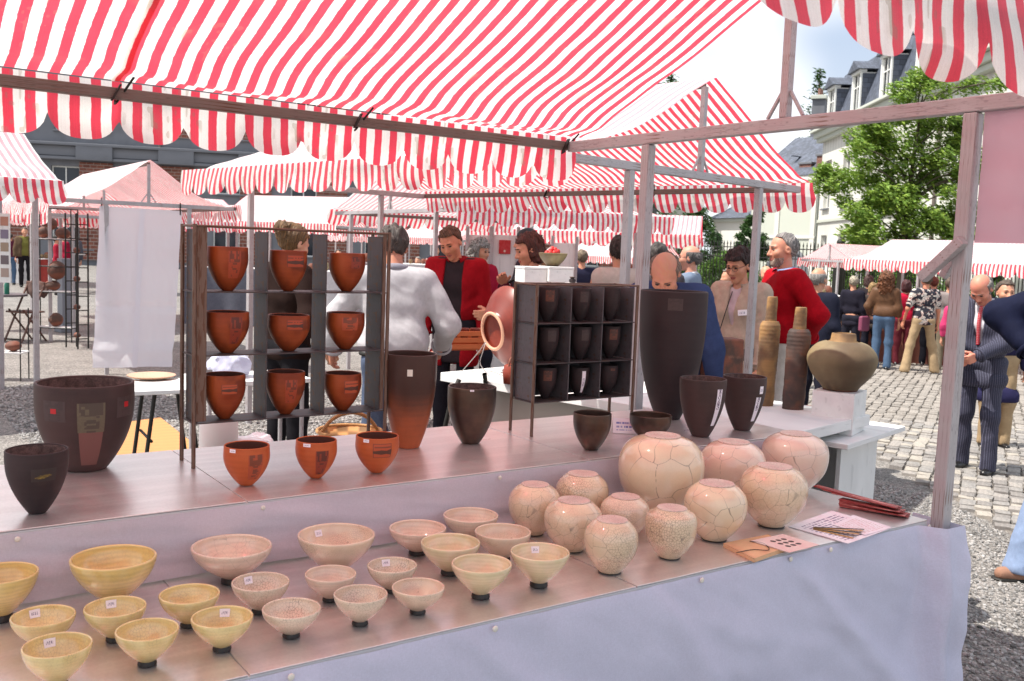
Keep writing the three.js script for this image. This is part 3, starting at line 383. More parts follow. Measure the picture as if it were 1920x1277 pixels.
{
  const d = 27, base = at(1690, 500, d); base.y = gy(base.x); const R = rng(8), cl = [], lim = [rod(V(0, 0, 0), V(0.05, 3.6, 0), 0.13, 0.07), rod(V(0.05, 3.6, 0), V(0.25, 6.6, 0.1), 0.07, 0.02)], m = FOCAL / d, mid = (x, y) => at(x, y, d).sub(base);
  const right = RT.clone().setY(0).normalize(), away = V(right.z, 0, -right.x);
  const outline = [[1725, 150, 22], [1752, 145, 14], [1700, 200, 60], [1760, 210, 60], [1660, 250, 60], [1790, 250, 50], [1690, 260, 85], [1640, 310, 80], [1740, 310, 100], [1570, 330, 30], [1600, 345, 60], [1680, 360, 110], [1780, 350, 60], [1630, 395, 80], [1740, 405, 100], [1600, 415, 45], [1690, 440, 90], [1780, 430, 60], [1640, 455, 50], [1740, 462, 60], [1820, 300, 50], [1810, 400, 60], [1850, 160, 30]];
  for (const [x, y, r] of outline) for (let k = 0; k < Math.max(3, r / 9); k++) { const c = mid(x + (R() - 0.5) * r * 1.4, y + (R() - 0.5) * r * 1.1), o = (R() - 0.5) * 2.2; c.addScaledVector(away, o); const s = 0.22 + 0.2 * R(); cl.push([c.x, c.y, c.z, s * 1.15, s * 0.85, s * 1.15]); if (R() < 0.3) { const y0 = clamp(c.y - 0.8, 1.2, 6); lim.push(tube([V(0.05 + y0 * 0.02, y0, 0), V(c.x * 0.5, c.y * 0.75 + y0 * 0.25, c.z * 0.5), c], 0.02, 8, 5)); } }
  tree('leafy_tree', 'light green leafy tree in front of the white house at the right', 'tree', base, 7, cl, 430, 0.14, M.leaf, 5, lim);
  const shrub = (label, x, yTop, yBot, hw, d, mat, seed, cone, per = 520) => { const b = at(x, yBot, d); b.y = gy(b.x); const H = at(x, yTop, d).y - b.y, w = hw * d / FOCAL, cl = [], R = rng(seed); for (let i = 0; i < 46; i++) { const t = Math.pow(R(), 0.8), yy = t * H, rr = w * (cone ? Math.min(1, 1.15 * (1 - t) + 0.12) : Math.sqrt(Math.max(0.05, 1 - Math.pow(2 * t - 0.9, 2)))) * (0.5 + 0.5 * R()), a = R() * 6.28; cl.push([Math.cos(a) * rr, yy * 0.96, Math.sin(a) * rr, w * 0.26, w * 0.24, w * 0.26]); } return tree('shrub', label, 'shrub', b, H, cl, per / Math.max(0.4, w), 0.13, mat, seed, [rod(V(0, 0, 0), V(0, H * 0.8, 0), 0.1, 0.03)]); };
  shrub('dark round shrub rising behind the scalloped corner of the striped stall', 1300, 385, 560, 52, 41, M.leafDark, 21, false);
  shrub('dark columnar shrub left of the red sweater man\'s head', 1408, 378, 540, 33, 44, M.leafDark, 22, false);
  shrub('yellow-green bush behind the railing, right of the gate post', 1605, 485, 600, 60, 36, M.leafMid, 23, false);
  shrub('green bush behind the railing, under the pale pink stall', 1700, 500, 600, 70, 34, M.leafMid, 24, false);
  shrub('green bush behind the railing at the far right', 1880, 505, 600, 70, 30, M.leafMid, 25, false);
  shrub('low light green bush behind the railing left of the woman in beige', 1360, 480, 560, 70, 43, M.leafMid, 26, false);
  const con = (label, x, yTop, d, w, seed) => { const b = at(x, 480, d); b.y = gy(b.x); const H = at(x, yTop, d).y - b.y, cl = [], R = rng(seed); for (let i = 0; i < 70; i++) { const t = i / 70, yy = H * (0.35 + 0.65 * t), r = w * (1 - t) + 0.1, a = R() * 6.28; cl.push([Math.cos(a) * r * 0.7, yy, Math.sin(a) * r * 0.7, r * 0.5 + 0.1, 0.22, r * 0.5 + 0.1]); } return tree('conifer', label, 'tree', b, H, cl, 34, 0.3, M.leafDark, seed, [rod(V(0, 0, 0), V(0, H, 0), 0.25, 0.03)]); };
  con('slender conifer top standing left of the grey chimney stack', 1515, 134, 66, 2.6, 31); con('dark tree top behind the striped stall, left of the grey roof', 1242, 143, 60, 2.2, 32);
}
// ---------- tables of the pottery stall ----------
const YT = 0.85, YS = 1.018, ZF = -1.765, ZR = -2.4, ZB = -3.1;
const sheetTex = tex(1024, 256, (u, v, i, j) => mul([238, 232, 230], 0.9 + 0.1 * fbm(u * 5, v * 60, 3, 4, 5) + 0.03 * (hash(i >> 2, j, 4) - 0.5)));
const sheetRough = tex(512, 256, (u, v) => 74 + 40 * fbm(u * 5, v * 30, 7, 4, 5) + 18 * fbm(u * 6, v * 5, 4, 3, 6), false);
M.sheet = std({ map: sheetTex, roughnessMap: sheetRough, roughness: 0.8, metalness: 0.72 });
M.pin = std({ color: 0xd8d4c8, roughness: 0.4 });
function sheets(parent, xs, z0, z1, y) {                 // metal sheets laid edge to edge with an open joint
  for (let i = 0; i + 1 < xs.length; i++) { const w = xs[i + 1] - xs[i] - 0.0035, g = box(w, 0.004, z1 - z0 - 0.002, (xs[i] + xs[i + 1]) / 2, y - 0.002 - (i % 2) * 0.0006, (z0 + z1) / 2, 0.0012), p = g.attributes.position, uv = g.attributes.uv; for (let k = 0; k < p.count; k++) uv.setXY(k, p.getX(k) * 0.7 + i * 0.37, p.getZ(k) * 0.7 + i * 0.21); part('metal_sheet', g, M.sheet, parent); }
}
const tTable = thing('display_table', 'long front table topped with brushed metal sheets under pale bowls and crackled vases', 'table');
sheets(tTable, [-0.9, 0.64, 1.66, 2.115, 2.968], ZR, ZF, YT);
part('table_board', plain(3.86, 0.022, ZF - ZR - 0.004, 1.034, YT - 0.0162, (ZF + ZR) / 2), M.boardWhite, tTable);
for (const x of [-0.85, 1.0, 2.9]) for (const z of [ZR + 0.05, ZF - 0.06]) part('leg', bar(V(x, 0, z), V(x, YT - 0.028, z), 0.04), M.steel, tTable);
const tShelf = thing('display_shelf', 'raised back table of metal sheets carrying the racks and dark vases', 'table');
sheets(tShelf, [-0.9, 0.86, 2.02, 3.1], ZB, ZR, YS);
part('table_board', plain(3.98, 0.022, ZR - ZB - 0.004, 1.1, YS - 0.0162, (ZB + ZR) / 2), M.boardWhite, tShelf);
for (const x of [-0.85, 1.1, 3.05]) for (const z of [ZB + 0.05, ZR - 0.06]) part('leg', bar(V(x, 0, z), V(x, YS - 0.028, z), 0.04), M.steel, tShelf);
function folds(x, v, seed) { let s = 0; for (let k = 0; k < 14; k++) { const c = -0.7 + k * 0.29 + 0.1 * hash(k, seed, 4), sl = [0.7, -0.45, 1.1, 0.15][k % 4], q = (x - c) - v * sl * 0.8, w = 0.03 + 0.09 * v; s += Math.exp(-q * q / (w * w)) * (hash(k, seed, 1) - 0.15) * smooth(0, 0.12, v) * (1 - 0.5 * v); } return s; }
{
  const c = thing('tablecloth', 'plain white cloth pinned along the front edge of the long front table', 'tablecloth');
  part('drape', grid(240, 50, (u, v) => { const x = -0.9 + 3.94 * u, e = smooth(0.93, 1, u); return [x + 0.0 * v, YT - 0.006 - v * 0.825, ZF + 0.008 + 0.065 * Math.sqrt(v) * (0.4 + folds(x, v, 3)) + 0.02 * v + 0.07 * (fbm(x * 1.7 - v * 2.2, v * 1.6 + x * 0.8, 4) - 0.5) * Math.min(1, v * 3) + 0.012 * (fbm(x * 9 - v * 9, v * 5 + x * 2, 14, 3) - 0.5) + 0.078 * smooth(2.89, 2.945, x) + 0.01 * e * Math.sin(u * 190) * smooth(0, 0.3, v), x, v * 0.825]; }), M.linen, c);
  part('return_flap', grid(20, 40, (u, v) => [3.038 + 0.012 * Math.sin(v * 9 + u * 5) * v, YT - 0.008 - v * 0.823, ZF + 0.088 - u * 0.19 + 0.02 * v, u * 0.2, v * 0.82]), M.linen, c);
  for (const [a, b] of [[544, 1258], [926, 1177], [1313, 1093], [1480, 1047], [1555, 1032], [1740, 983]]) { const p = onZ(a, b, ZF + 0.012); part('pin', new THREE.SphereGeometry(0.0075, 12, 8).scale(1, 1, 0.5).translate(p.x, YT - 0.016, ZF + 0.018), M.pin, c); }
  const r = thing('riser_cloth', 'white cloth covering the step between the front table and the raised back table', 'cloth');
  part('drape', grid(200, 14, (u, v) => { const x = -0.9 + 4.0 * u; return [x, YS - 0.006 - v * (YS - YT - 0.012), ZR + 0.01 + 0.014 * v + 0.05 * (fbm(x * 2.6 - v * 2.2, v * 1.4 + x * 0.3, 9, 3) - 0.5) * (0.2 + v), x, v * 0.16]; }), M.linenWarm, r);
  for (const [a, b] of [[32, 993], [492, 955], [936, 893]]) { const p = onZ(a, b, ZR + 0.012); part('pin', new THREE.SphereGeometry(0.0065, 12, 8).scale(1, 1, 0.5).translate(p.x, YS - 0.018, ZR + 0.017), M.pin, r); }
}

// ---------- pots ----------
function spline(ctrl, n) { const c = new THREE.SplineCurve(ctrl.map((p) => new THREE.Vector2(p[0], p[1]))); return c.getPoints(n).map((p) => [Math.max(0, p.x), p.y]); }
const bowlOuter = (R, h, rf, p, tuck = 0) => (t) => [(rf + (R - rf) * (1 - Math.pow(1 - t, p))) * (1 - tuck * smooth(0.6, 1, t)), h * t];
function potGeo(outer, th, n = 26, y0 = 0) {              // closed shell: outside up, round lip, inside down
  const pts = [[0, y0], [outer(0)[0] * 0.96, y0]];
  for (let i = 0; i <= n; i++) { const p = outer(i / n); pts.push([p[0], p[1] + y0]); }
  const e = outer(1), b = outer(1 - 0.5 / n); pts.push([e[0] - th * 0.15, e[1] + y0 + th * 0.35], [e[0] - th * 0.5, e[1] + y0 + th * 0.5], [e[0] - th * 0.85, e[1] + y0 + th * 0.35]);
  for (let i = n; i >= 2; i--) { const p = outer(i / n); pts.push([Math.max(0.001, p[0] - th), p[1] + y0 + th * 0.2 * (1 - i / n)]); }
  pts.push([0, outer(2 / n)[1] + y0]); return lathe(pts, 64);
}
const facing = (p) => Math.atan2(EYE.x - p.x, EYE.z - p.z);
function patch(rad, phi, half, y0, y1, off = 0.0012, n = 8) { // a sheet lying on a turned surface: rad(y) is the radius there
  return grid(n, n, (u, v) => { const a = phi + (u - 0.5) * 2 * half, y = lerp(y0, y1, v), r = rad(y) + off; return [r * Math.sin(a), y, r * Math.cos(a), u, v]; });
}
const radAt = (outer, y0 = 0) => (y) => { let lo = 0, hi = 1; for (let i = 0; i < 24; i++) { const m = (lo + hi) / 2; outer(m)[1] + y0 < y ? lo = m : hi = m; } return outer(lo)[0]; };

const warp = (u, v, a) => [(u + a * (fbm(u * 6, v * 6, 2, 3, 6) - 0.5) + 1) % 1, (v + a * (fbm(u * 6, v * 6, 9, 3, 6) - 0.5) + 1) % 1];
function glaze(base, spec) {                              // fine / wide crackle and throwing rings
  return tex(512, 512, (u, v, i, j) => {
    let c = mixc(base, mul(base, 0.88), fbm(u * 5, v * 5, 7, 4, 5)); c = mixc(c, spec.tint ?? base, smooth(0.45, 0.7, fbm(u * 4, v * 4, 15, 4, 4)) * (spec.tintK ?? 0));
    if (spec.rings) c = mul(c, 1 - spec.rings * (0.5 + 0.5 * Math.sin(v * 150 + 5 * fbm(u * 4, v * 9, 4, 2, 4))) * fbm(u * 3, v * 40, 2, 2, 3));
    const [a, b] = warp(u, v, spec.warp ?? 0.03);
    if (spec.fine) { const d = C1(a, b)[0]; c = mixc(c, [104, 86, 76], spec.fine * (1 - smooth(0.02, 0.11, d)) * (0.35 + 0.65 * smooth(0.35, 0.6, fbm(u * 3, v * 3, 33, 3, 3)))); }
    if (spec.finest) { const d = C3(u, v)[0]; c = mixc(c, [120, 98, 84], spec.finest * (1 - smooth(0.03, 0.2, d)) * smooth(0.3, 0.6, fbm(u * 4, v * 4, 51, 3, 4))); }
    if (spec.wide) { const d = (spec.many ? C4 : C2)(a, b)[0] / (spec.many ? 15 : 10); c = mixc(c, [96, 84, 78], spec.wide * (1 - smooth(0.0004, 0.0024, d)) * (0.25 + 0.75 * smooth(0.4, 0.55, fbm(u * 5, v * 5, 63, 3, 5)))); }
    return mul(c, 0.985 + 0.03 * hash(i, j, 3));
  });
}
const gl = (base, spec, r = 0.24, sx = 1, sy = 1) => phy({ map: rep(glaze(base, spec), sx, sy), roughness: r, clearcoat: 0.9, clearcoatRoughness: 0.07, side: THREE.DoubleSide });
const YEL = gl([236, 208, 132], { rings: 0.07, fine: 0.14, tint: [214, 180, 108], tintK: 0.4 }, 0.22, 2, 2);
const YELF = gl([238, 216, 150], { rings: 0.04, fine: 0.28, tint: [206, 172, 104], tintK: 0.4 }, 0.24, 2, 2);
const CRF = gl([228, 208, 182], { fine: 0.7, finest: 0.15 }, 0.26, 2, 2), CRG = gl([230, 206, 178], { finest: 0.45, fine: 0.1 }, 0.28, 2, 2), CRP = gl([232, 208, 184], { rings: 0.05, fine: 0.14, wide: 0.3 }, 0.26, 2, 2);
const CRS = gl([230, 212, 168], { rings: 0.05, fine: 0.06, tint: [232, 204, 172], tintK: 0.6 }, 0.24, 2, 2);
M.vase = { fine: gl([224, 200, 168], { finest: 0.55, wide: 0.5, many: 1 }, 0.34, 1, 1), wide: gl([232, 208, 176], { wide: 0.6, warp: 0.12 }, 0.3, 1, 1), mid: gl([228, 202, 170], { wide: 0.5, many: 1, warp: 0.1, finest: 0.12 }, 0.32, 1, 1), plain: gl([232, 208, 182], { finest: 0.3, wide: 0.25 }, 0.32, 1, 1), pink: gl([232, 204, 184], { wide: 0.45, warp: 0.12 }, 0.34, 1, 1) };
M.lidClay = std({ map: glaze([218, 196, 184], { fine: 0.5, wide: 0.5, many: 1 }), roughness: 0.6 });
M.foot = std({ map: tex(128, 64, (u, v, i, j) => mul([34, 31, 30], 0.8 + 0.5 * fbm(u * 10, v * 5, 1, 3, 10))), roughness: 0.5 });
const stickerTex = [0, 1, 2].map((s) => tex(64, 40, (u, v, i, j) => (v > 0.3 && v < 0.68 && Math.abs(((u * 6 + s * 0.3) % 1) - 0.5) < 0.32 && u > 0.18 && u < 0.82 && hash(i >> 1, j >> 2, s) > 0.32 ? [120, 118, 140] : [236, 232, 238])));
M.sticker = stickerTex.map((t) => std({ map: t, roughness: 0.6, side: THREE.DoubleSide }));

// round things look wider away from the middle of the lens
const stretch = (x) => 1 / Math.sqrt(1 + Math.pow((x - CX) / FOCAL, 2));
// a pot whose foot is hidden stays clear of the riser cloth
function keepOff(p, x, y, hw) { const lim = ZR + hw * depthOf(p) / FOCAL + 0.035, q = p.z < lim ? onZ(x, y, lim) : p.clone(); q.y = YT; return q; }
// bowl: rim centre and half width, foot contact (or none when hidden, then height over radius)
function makeBowl(o) {
  const { rx, ry, hw, fx, fy, ratio = 0.86, mat, label, p = 1.85, foot = true, footM = M.foot, sticker, fr = 0.3, group } = o;
  let pos;
  if (fx !== undefined) pos = onY(fx, fy - hw * 0.12, YT); else { pos = onY(rx, ry, YT + 0.1); for (let i = 0; i < 5; i++) pos = onY(rx, ry, YT + ratio * hw * depthOf(pos) / FOCAL); pos = keepOff(pos, rx, ry, hw); }
  const R = hw * stretch(rx) * depthOf(V(pos.x, YT + 0.1, pos.z)) / FOCAL, H = heightAt(rx, ry, pos) - YT;
  const fh = foot ? H * 0.16 : 0, rf = R * fr, th = R * 0.07, hb = H - fh - th * 0.5, outer = bowlOuter(R, hb, rf, p), t = thing('bowl', label, 'bowl', [pos.x, YT, pos.z], hash(Math.round(rx), Math.round(ry), 3) * 6.28, group);
  part('bowl_body', potGeo(outer, th, 26, fh), mat, t);
  if (foot) part('foot', lathe([[0, 0.001], [rf * 0.98, 0.001], [rf * 1.02, fh * 0.2], [rf * 0.97, fh * 0.9], [rf * 0.8, fh * 1.25], [0, fh * 1.25]], 40), footM, t);
  if (sticker !== undefined) { const r = radAt(outer, fh), y = fh + hb * 0.8, a = Math.asin(clamp(-sticker, -0.95, 0.95)); part('price_sticker', patch((q) => r(q) - th, facing(pos) + Math.PI + a - t.rotation.y, 0.012 / R, y - 0.008, y + 0.008, -0.0012, 4), M.sticker[Math.round(rx) % 3], t); }
  return t;
}
const BG = 'yellow glazed bowls', CG = 'cream crackled bowls';
[
  { rx: 15, ry: 1073, hw: 73, fx: 3, fy: 1172, mat: YEL, p: 1.8, group: BG, label: 'large yellow bowl cut by the left edge, throwing rings on its side' },
  { rx: 213, ry: 1043, hw: 83, ratio: 1.06, mat: YEL, p: 1.8, group: BG, label: 'largest yellow bowl, standing at the back against the riser cloth' },
  { rx: 81, ry: 1153, hw: 63, ratio: 1.02, mat: YELF, group: BG, sticker: -0.3, label: 'small yellow bowl partly behind the frontmost yellow bowl, at the left end' },
  { rx: 119, ry: 1208, hw: 68, fx: 108, fy: 1296, mat: YELF, group: BG, sticker: -0.25, label: 'frontmost small yellow bowl at the bottom left corner, foot cut off by the frame' },
  { rx: 230, ry: 1136, hw: 60, fx: 216, fy: 1208, mat: YELF, group: BG, sticker: -0.15, label: 'small yellow bowl directly in front of the largest yellow bowl' },
  { rx: 276, ry: 1179, hw: 61, fx: 276, fy: 1254, mat: YELF, group: BG, label: 'small yellow bowl without sticker in the front row, third from the left' },
  { rx: 366, ry: 1112, hw: 58, fx: 355, fy: 1181, mat: YELF, group: BG, label: 'small yellow bowl in the second row, rightmost there, with no sticker' },
  { rx: 416, ry: 1155, hw: 59, fx: 416, fy: 1226, mat: YELF, group: BG, sticker: 0.1, label: 'rightmost small yellow bowl of the front row with a white price sticker' },
  { rx: 436, ry: 1022, hw: 77, fx: 434, fy: 1101, mat: CRP, group: CG, fr: 0.26, label: 'large pinkish bowl at the back, nearest to the yellow ones' },
  { rx: 631, ry: 1000, hw: 73, ratio: 1.08, mat: CRG, group: CG, p: 1.7, sticker: -0.55, label: 'large beige bowl at the back with a price sticker inside its left rim' },
  { rx: 497, ry: 1089, hw: 55, fx: 488, fy: 1155, mat: CRF, group: CG, sticker: -0.5, label: 'crackled bowl in front of the large pinkish bowl, sticker at its left' },
  { rx: 546, ry: 1139, hw: 56, fx: 546, fy: 1200, mat: CRF, group: CG, label: 'bowl with the boldest dark crackle inside, frontmost of the cream bowls' },
  { rx: 624, ry: 1074, hw: 49, fx: 619, fy: 1132, mat: CRP, group: CG, label: 'small cream bowl in front of the large beige bowl' },
  { rx: 676, ry: 1112, hw: 51, fx: 675, fy: 1177, mat: CRF, group: CG, label: 'crackled cream bowl with chipped black foot, right of the frontmost cream bowl' },
  { rx: 737, ry: 1058, hw: 47, fx: 734, fy: 1115, mat: CRF, group: CG, sticker: -0.3, label: 'small crackled bowl with a sticker, between the large beige bowl and the peach bowl' },
  { rx: 785, ry: 1099, hw: 50, fx: 783, fy: 1155, mat: CRG, group: CG, label: 'shallow cream bowl on a tall black foot, in the front row' },
  { rx: 774, ry: 988, hw: 54, fx: 782, fy: 1045, mat: CRP, group: CG, label: 'pinkish bowl with vertical cracks standing near the riser cloth' },
  { rx: 842, ry: 1015, hw: 56, fx: 843, fy: 1083, mat: CRS, group: CG, label: 'smooth peach coloured bowl behind the pale yellow cream one' },
  { rx: 883, ry: 964, hw: 52, ratio: 1.04, mat: CRP, group: CG, label: 'hindmost peach bowl, left of the crackled vases' },
  { rx: 943, ry: 995, hw: 53, ratio: 1.08, mat: CRG, group: CG, label: 'whitish bowl just in front of the leftmost crackled vase' },
  { rx: 902, ry: 1055, hw: 57, fx: 901, fy: 1127, mat: CRS, group: CG, p: 1.65, label: 'smooth pale yellow cream bowl with whitish foot, without sticker' },
  { rx: 1015, ry: 1033, hw: 56, fx: 1010, fy: 1106, mat: CRS, group: CG, p: 1.6, sticker: -0.2, label: 'rightmost cream bowl, beside the round vases, with a sticker' },
].forEach(makeBowl);

// round crackled vases: lip centre and half width, half width of the body, contact point
function makeVase(o) {
  const { lx, ly, lw, bw, fx, fy, mat, label, hi = 0.6, rf = 0.4, ratio } = o;
  let pos;
  if (fy !== undefined) pos = onY(fx, fy - bw * 0.1, YT); else { pos = onY(lx, ly, YT + 0.1); for (let i = 0; i < 6; i++) pos = onY(lx, ly, YT + ratio * bw * depthOf(pos) / FOCAL); pos = keepOff(pos, lx, ly, bw); }
  const k = depthOf(V(pos.x, YT + 0.1, pos.z)) / FOCAL, R = bw * k * stretch(lx), lr = lw * k * stretch(lx), H = heightAt(lx, ly, pos) - YT, b = H * 0.035, h = H - b;
  const t = thing('round_vase', label, 'vase', [pos.x, YT, pos.z], hash(lx, ly, 9) * 6.28, 'round crackled vases');
  const pr = spline([[R * rf, b], [R * 0.66, b + h * 0.14], [R * 0.92, b + h * 0.36], [R, b + h * hi], [R * 0.93, b + h * (hi + 0.19)], [R * 0.72, b + h * 0.925], [lr * 1.02, b + h * 0.985]], 40);
  part('vase_body', lathe([[0, b * 0.6], [R * rf * 0.97, b * 0.6], ...pr, [lr * 0.9, H * 0.99]], 72), mat, t);
  const e = R * 0.022; part('collar', lathe([[lr * 0.9, H * 0.975], [lr * 1.03, H * 0.978], [lr * 1.06, H * 0.978 + e], [lr * 1.03, H * 0.978 + e * 2], [lr * 0.75, H * 0.978 + e * 2.2], [lr * 0.62, H * 0.978 + e * 1.5], [lr * 0.5, H * 0.978 + e * 1.4], [0, H * 0.978 + e * 1.6]], 56), M.lidClay, t);
  part('foot', lathe([[0, 0.0008], [R * rf * 0.92, 0.0008], [R * rf * 0.99, b * 0.5], [R * rf * 0.96, b * 1.1], [0, b * 1.1]], 40), M.foot, t);
}
[
  { lx: 993, ly: 907, lw: 25, bw: 49, fx: 1000, fy: 1006, mat: M.vase.mid, label: 'leftmost round vase, netted with bold cracks' },
  { lx: 1093, ly: 887, lw: 27, bw: 50, ratio: 1.55, mat: M.vase.fine, label: 'finely crackled round vase against the riser cloth, behind the left vases' },
  { lx: 1068, ly: 937, lw: 29, bw: 55, fx: 1072, fy: 1037, mat: M.vase.mid, label: 'round vase with long cracks, second in the front from the left' },
  { lx: 1173, ly: 930, lw: 26, bw: 47, ratio: 1.65, mat: M.vase.plain, label: 'plain round vase half hidden in front of the biggest vase' },
  { lx: 1148, ly: 973, lw: 28, bw: 51, fx: 1143, fy: 1077, mat: M.vase.fine, rf: 0.44, label: 'pale finely crackled vase nearest the front edge' },
  { lx: 1258, ly: 951, lw: 27, bw: 49, fx: 1255, fy: 1050, mat: M.vase.fine, hi: 0.66, rf: 0.42, label: 'tapering speckled vase in front of the biggest vase' },
  { lx: 1243, ly: 815, lw: 32, bw: 81, ratio: 1.72, mat: M.vase.wide, label: 'biggest round vase, covered in wide dark cracks' },
  { lx: 1376, ly: 827, lw: 29, bw: 63, ratio: 1.55, mat: M.vase.pink, label: 'pinkish vase between the biggest vase and the rearmost one' },
  { lx: 1493, ly: 812, lw: 29, bw: 64, ratio: 1.6, mat: M.vase.pink, hi: 0.62, label: 'rearmost pink vase at the right end of the table' },
  { lx: 1342, ly: 905, lw: 32, bw: 60, fx: 1338, fy: 1017, mat: M.vase.wide, rf: 0.42, label: 'light vase with few thin cracks in front of the pinkish ones' },
  { lx: 1450, ly: 873, lw: 32, bw: 65, fx: 1446, fy: 992, mat: M.vase.mid, label: 'tan vase with cracked lower half, rightmost in the front row' },
].forEach(makeVase);

// burnished orange and dark egg-shaped pots
const smoke = (a, b, c, seed, grad) => tex(512, 512, (u, v, i, j) => { const n = fbm(u * 4, v * 4, seed, 5, 4); let q = mixc(a, b, smooth(0.3, 0.75, n + (grad ? grad(v) : 0))); q = mixc(q, c, smooth(0.6, 0.8, fbm(u * 5, v * 7, seed + 9, 4, 5)) * 0.5); return mul(q, 0.95 + 0.08 * fbm(u * 3, v * 70, seed, 2, 3) + 0.05 * (hash(i, j, seed) - 0.5)); });
const potMat = (t, r, extra) => phy({ map: t, roughness: r, side: THREE.DoubleSide, specularIntensity: 0.5, ...extra });
M.orange = [potMat(smoke([158, 78, 40], [134, 60, 32], [92, 42, 28], 2), 0.42), potMat(smoke([148, 72, 38], [116, 52, 30], [78, 38, 28], 13), 0.45), potMat(smoke([190, 100, 58], [172, 84, 46], [140, 64, 38], 25), 0.4)];
M.dark = potMat(smoke([74, 58, 56], [58, 47, 46], [84, 66, 62], 5), 0.55); M.darker = potMat(smoke([56, 46, 47], [44, 38, 40], [70, 56, 54], 8), 0.6);
M.bronze = potMat(smoke([96, 78, 66], [62, 52, 48], [118, 84, 56], 17), 0.3, { metalness: 0.45 });
M.speckle = std({ map: tex(256, 256, (u, v, i, j) => mul([104, 84, 80], 0.7 + 0.35 * vn(u * 60, v * 60, 3, 60) + 0.3 * (hash(i, j, 2) - 0.5))), roughness: 0.8, side: THREE.DoubleSide });
M.tall = potMat(tex(512, 512, (u, v, i, j) => mul(mixc([172, 90, 54], [72, 52, 46], smooth(0.12, 0.5, v + 0.22 * (fbm(u * 5, v * 4, 29, 5, 5) - 0.5) + 0.05 * fbm(u * 4, v * 60, 3, 2, 4))), 0.9 + 0.12 * fbm(u * 9, v * 9, 5, 4, 9) + 0.06 * (hash(i, j, 2) - 0.5))), 0.36);
M.brownInner = std({ map: smoke([104, 56, 38], [82, 44, 34], [64, 38, 30], 51), roughness: 0.6, side: THREE.DoubleSide });
// printed motifs
const motif = (seed, bg, ink) => tex(64, 96, (u, v, i, j) => { const gx = Math.floor(u * 7), gyy = Math.floor(v * 10), top = v > 0.58, on = top ? (hash(gx, gyy, seed) > 0.25 && u > 0.08 && u < 0.92) : (hash(Math.floor(u * 3), Math.floor(v * 16), seed) > 0.55 && u > 0.25 && u < 0.8); return mixc(bg, ink, on ? 0.6 : 0.12 + 0.15 * vn(u * 20, v * 20, seed)); });
const fishTex = (seed, bg, ink) => tex(96, 64, (u, v) => { const b = Math.abs(v - 0.4) < 0.16 * (1 - Math.abs(u - 0.45) * 1.1) + (u > 0.7 ? (u - 0.7) * 0.5 : 0), l = Math.abs(v - 0.75) < 0.05 && hash(Math.floor(u * 12), seed, 1) > 0.3, f = u < 0.04 || u > 0.96 || v < 0.05 || v > 0.95; return mixc(bg, ink, b ? 0.85 : l || f ? 0.55 : 0.12); });
const O = [176, 70, 34], K = [58, 38, 30];
M.motif = [motif(3, O, K), motif(8, [150, 56, 30], [46, 30, 28]), fishTex(2, O, K), fishTex(6, [188, 82, 42], [64, 42, 34]), motif(15, [186, 80, 42], [66, 44, 34])].map((t) => std({ map: t, roughness: 0.5 }));
M.motifDark = [[70, 56, 54], [112, 62, 44], [104, 98, 76]].map((c, i) => std({ map: motif(20 + i, c, [52, 42, 42]), roughness: 0.6 }));
function makePot(o) {                                       // rim (x, y, half width), contact point, surface it stands on
  const { name = 'pot', label, category = 'pot', rx, ry, hw, fx, fy, y, z, h, mat, p = 2.3, fr = 0.3, tuck = 0.03, group, marks = [], inside, th = 0.07, lipMat } = o;
  const pos = z === undefined ? onY(fx, fy - hw * fr * 0.35, y) : (() => { const q = onZ(rx, ry, z); q.y = y; return q; })();
  const k = depthOf(V(pos.x, y + 0.1, pos.z)) / FOCAL, R = hw * k * stretch(rx), H = h ?? heightAt(rx, ry, pos) - y, rf = R * fr, outer = bowlOuter(R, H - R * th * 0.5, rf, p, tuck), t = thing(name, label, category, [pos.x, y, pos.z], 0, group), ph = facing(pos), rad = radAt(outer);
  part('pot_body', potGeo(outer, R * th, 30, 0.0006), mat, t);
  if (inside) part('inner_wall', lathe([...Array(20)].map((_, i) => { const q = outer(0.15 + 0.84 * i / 19); return [Math.max(0.001, q[0] - R * th - 0.0012), q[1] + 0.002]; }), 48), inside, t);
  for (const m of marks) part(m.name ?? 'motif', patch(rad, ph + Math.asin(m.o), m.w / 2 / R, H * m.a, H * m.b, m.off ?? 0.0009, 12), m.m, t);
  return t;
}
const OG = 'burnished orange pots';
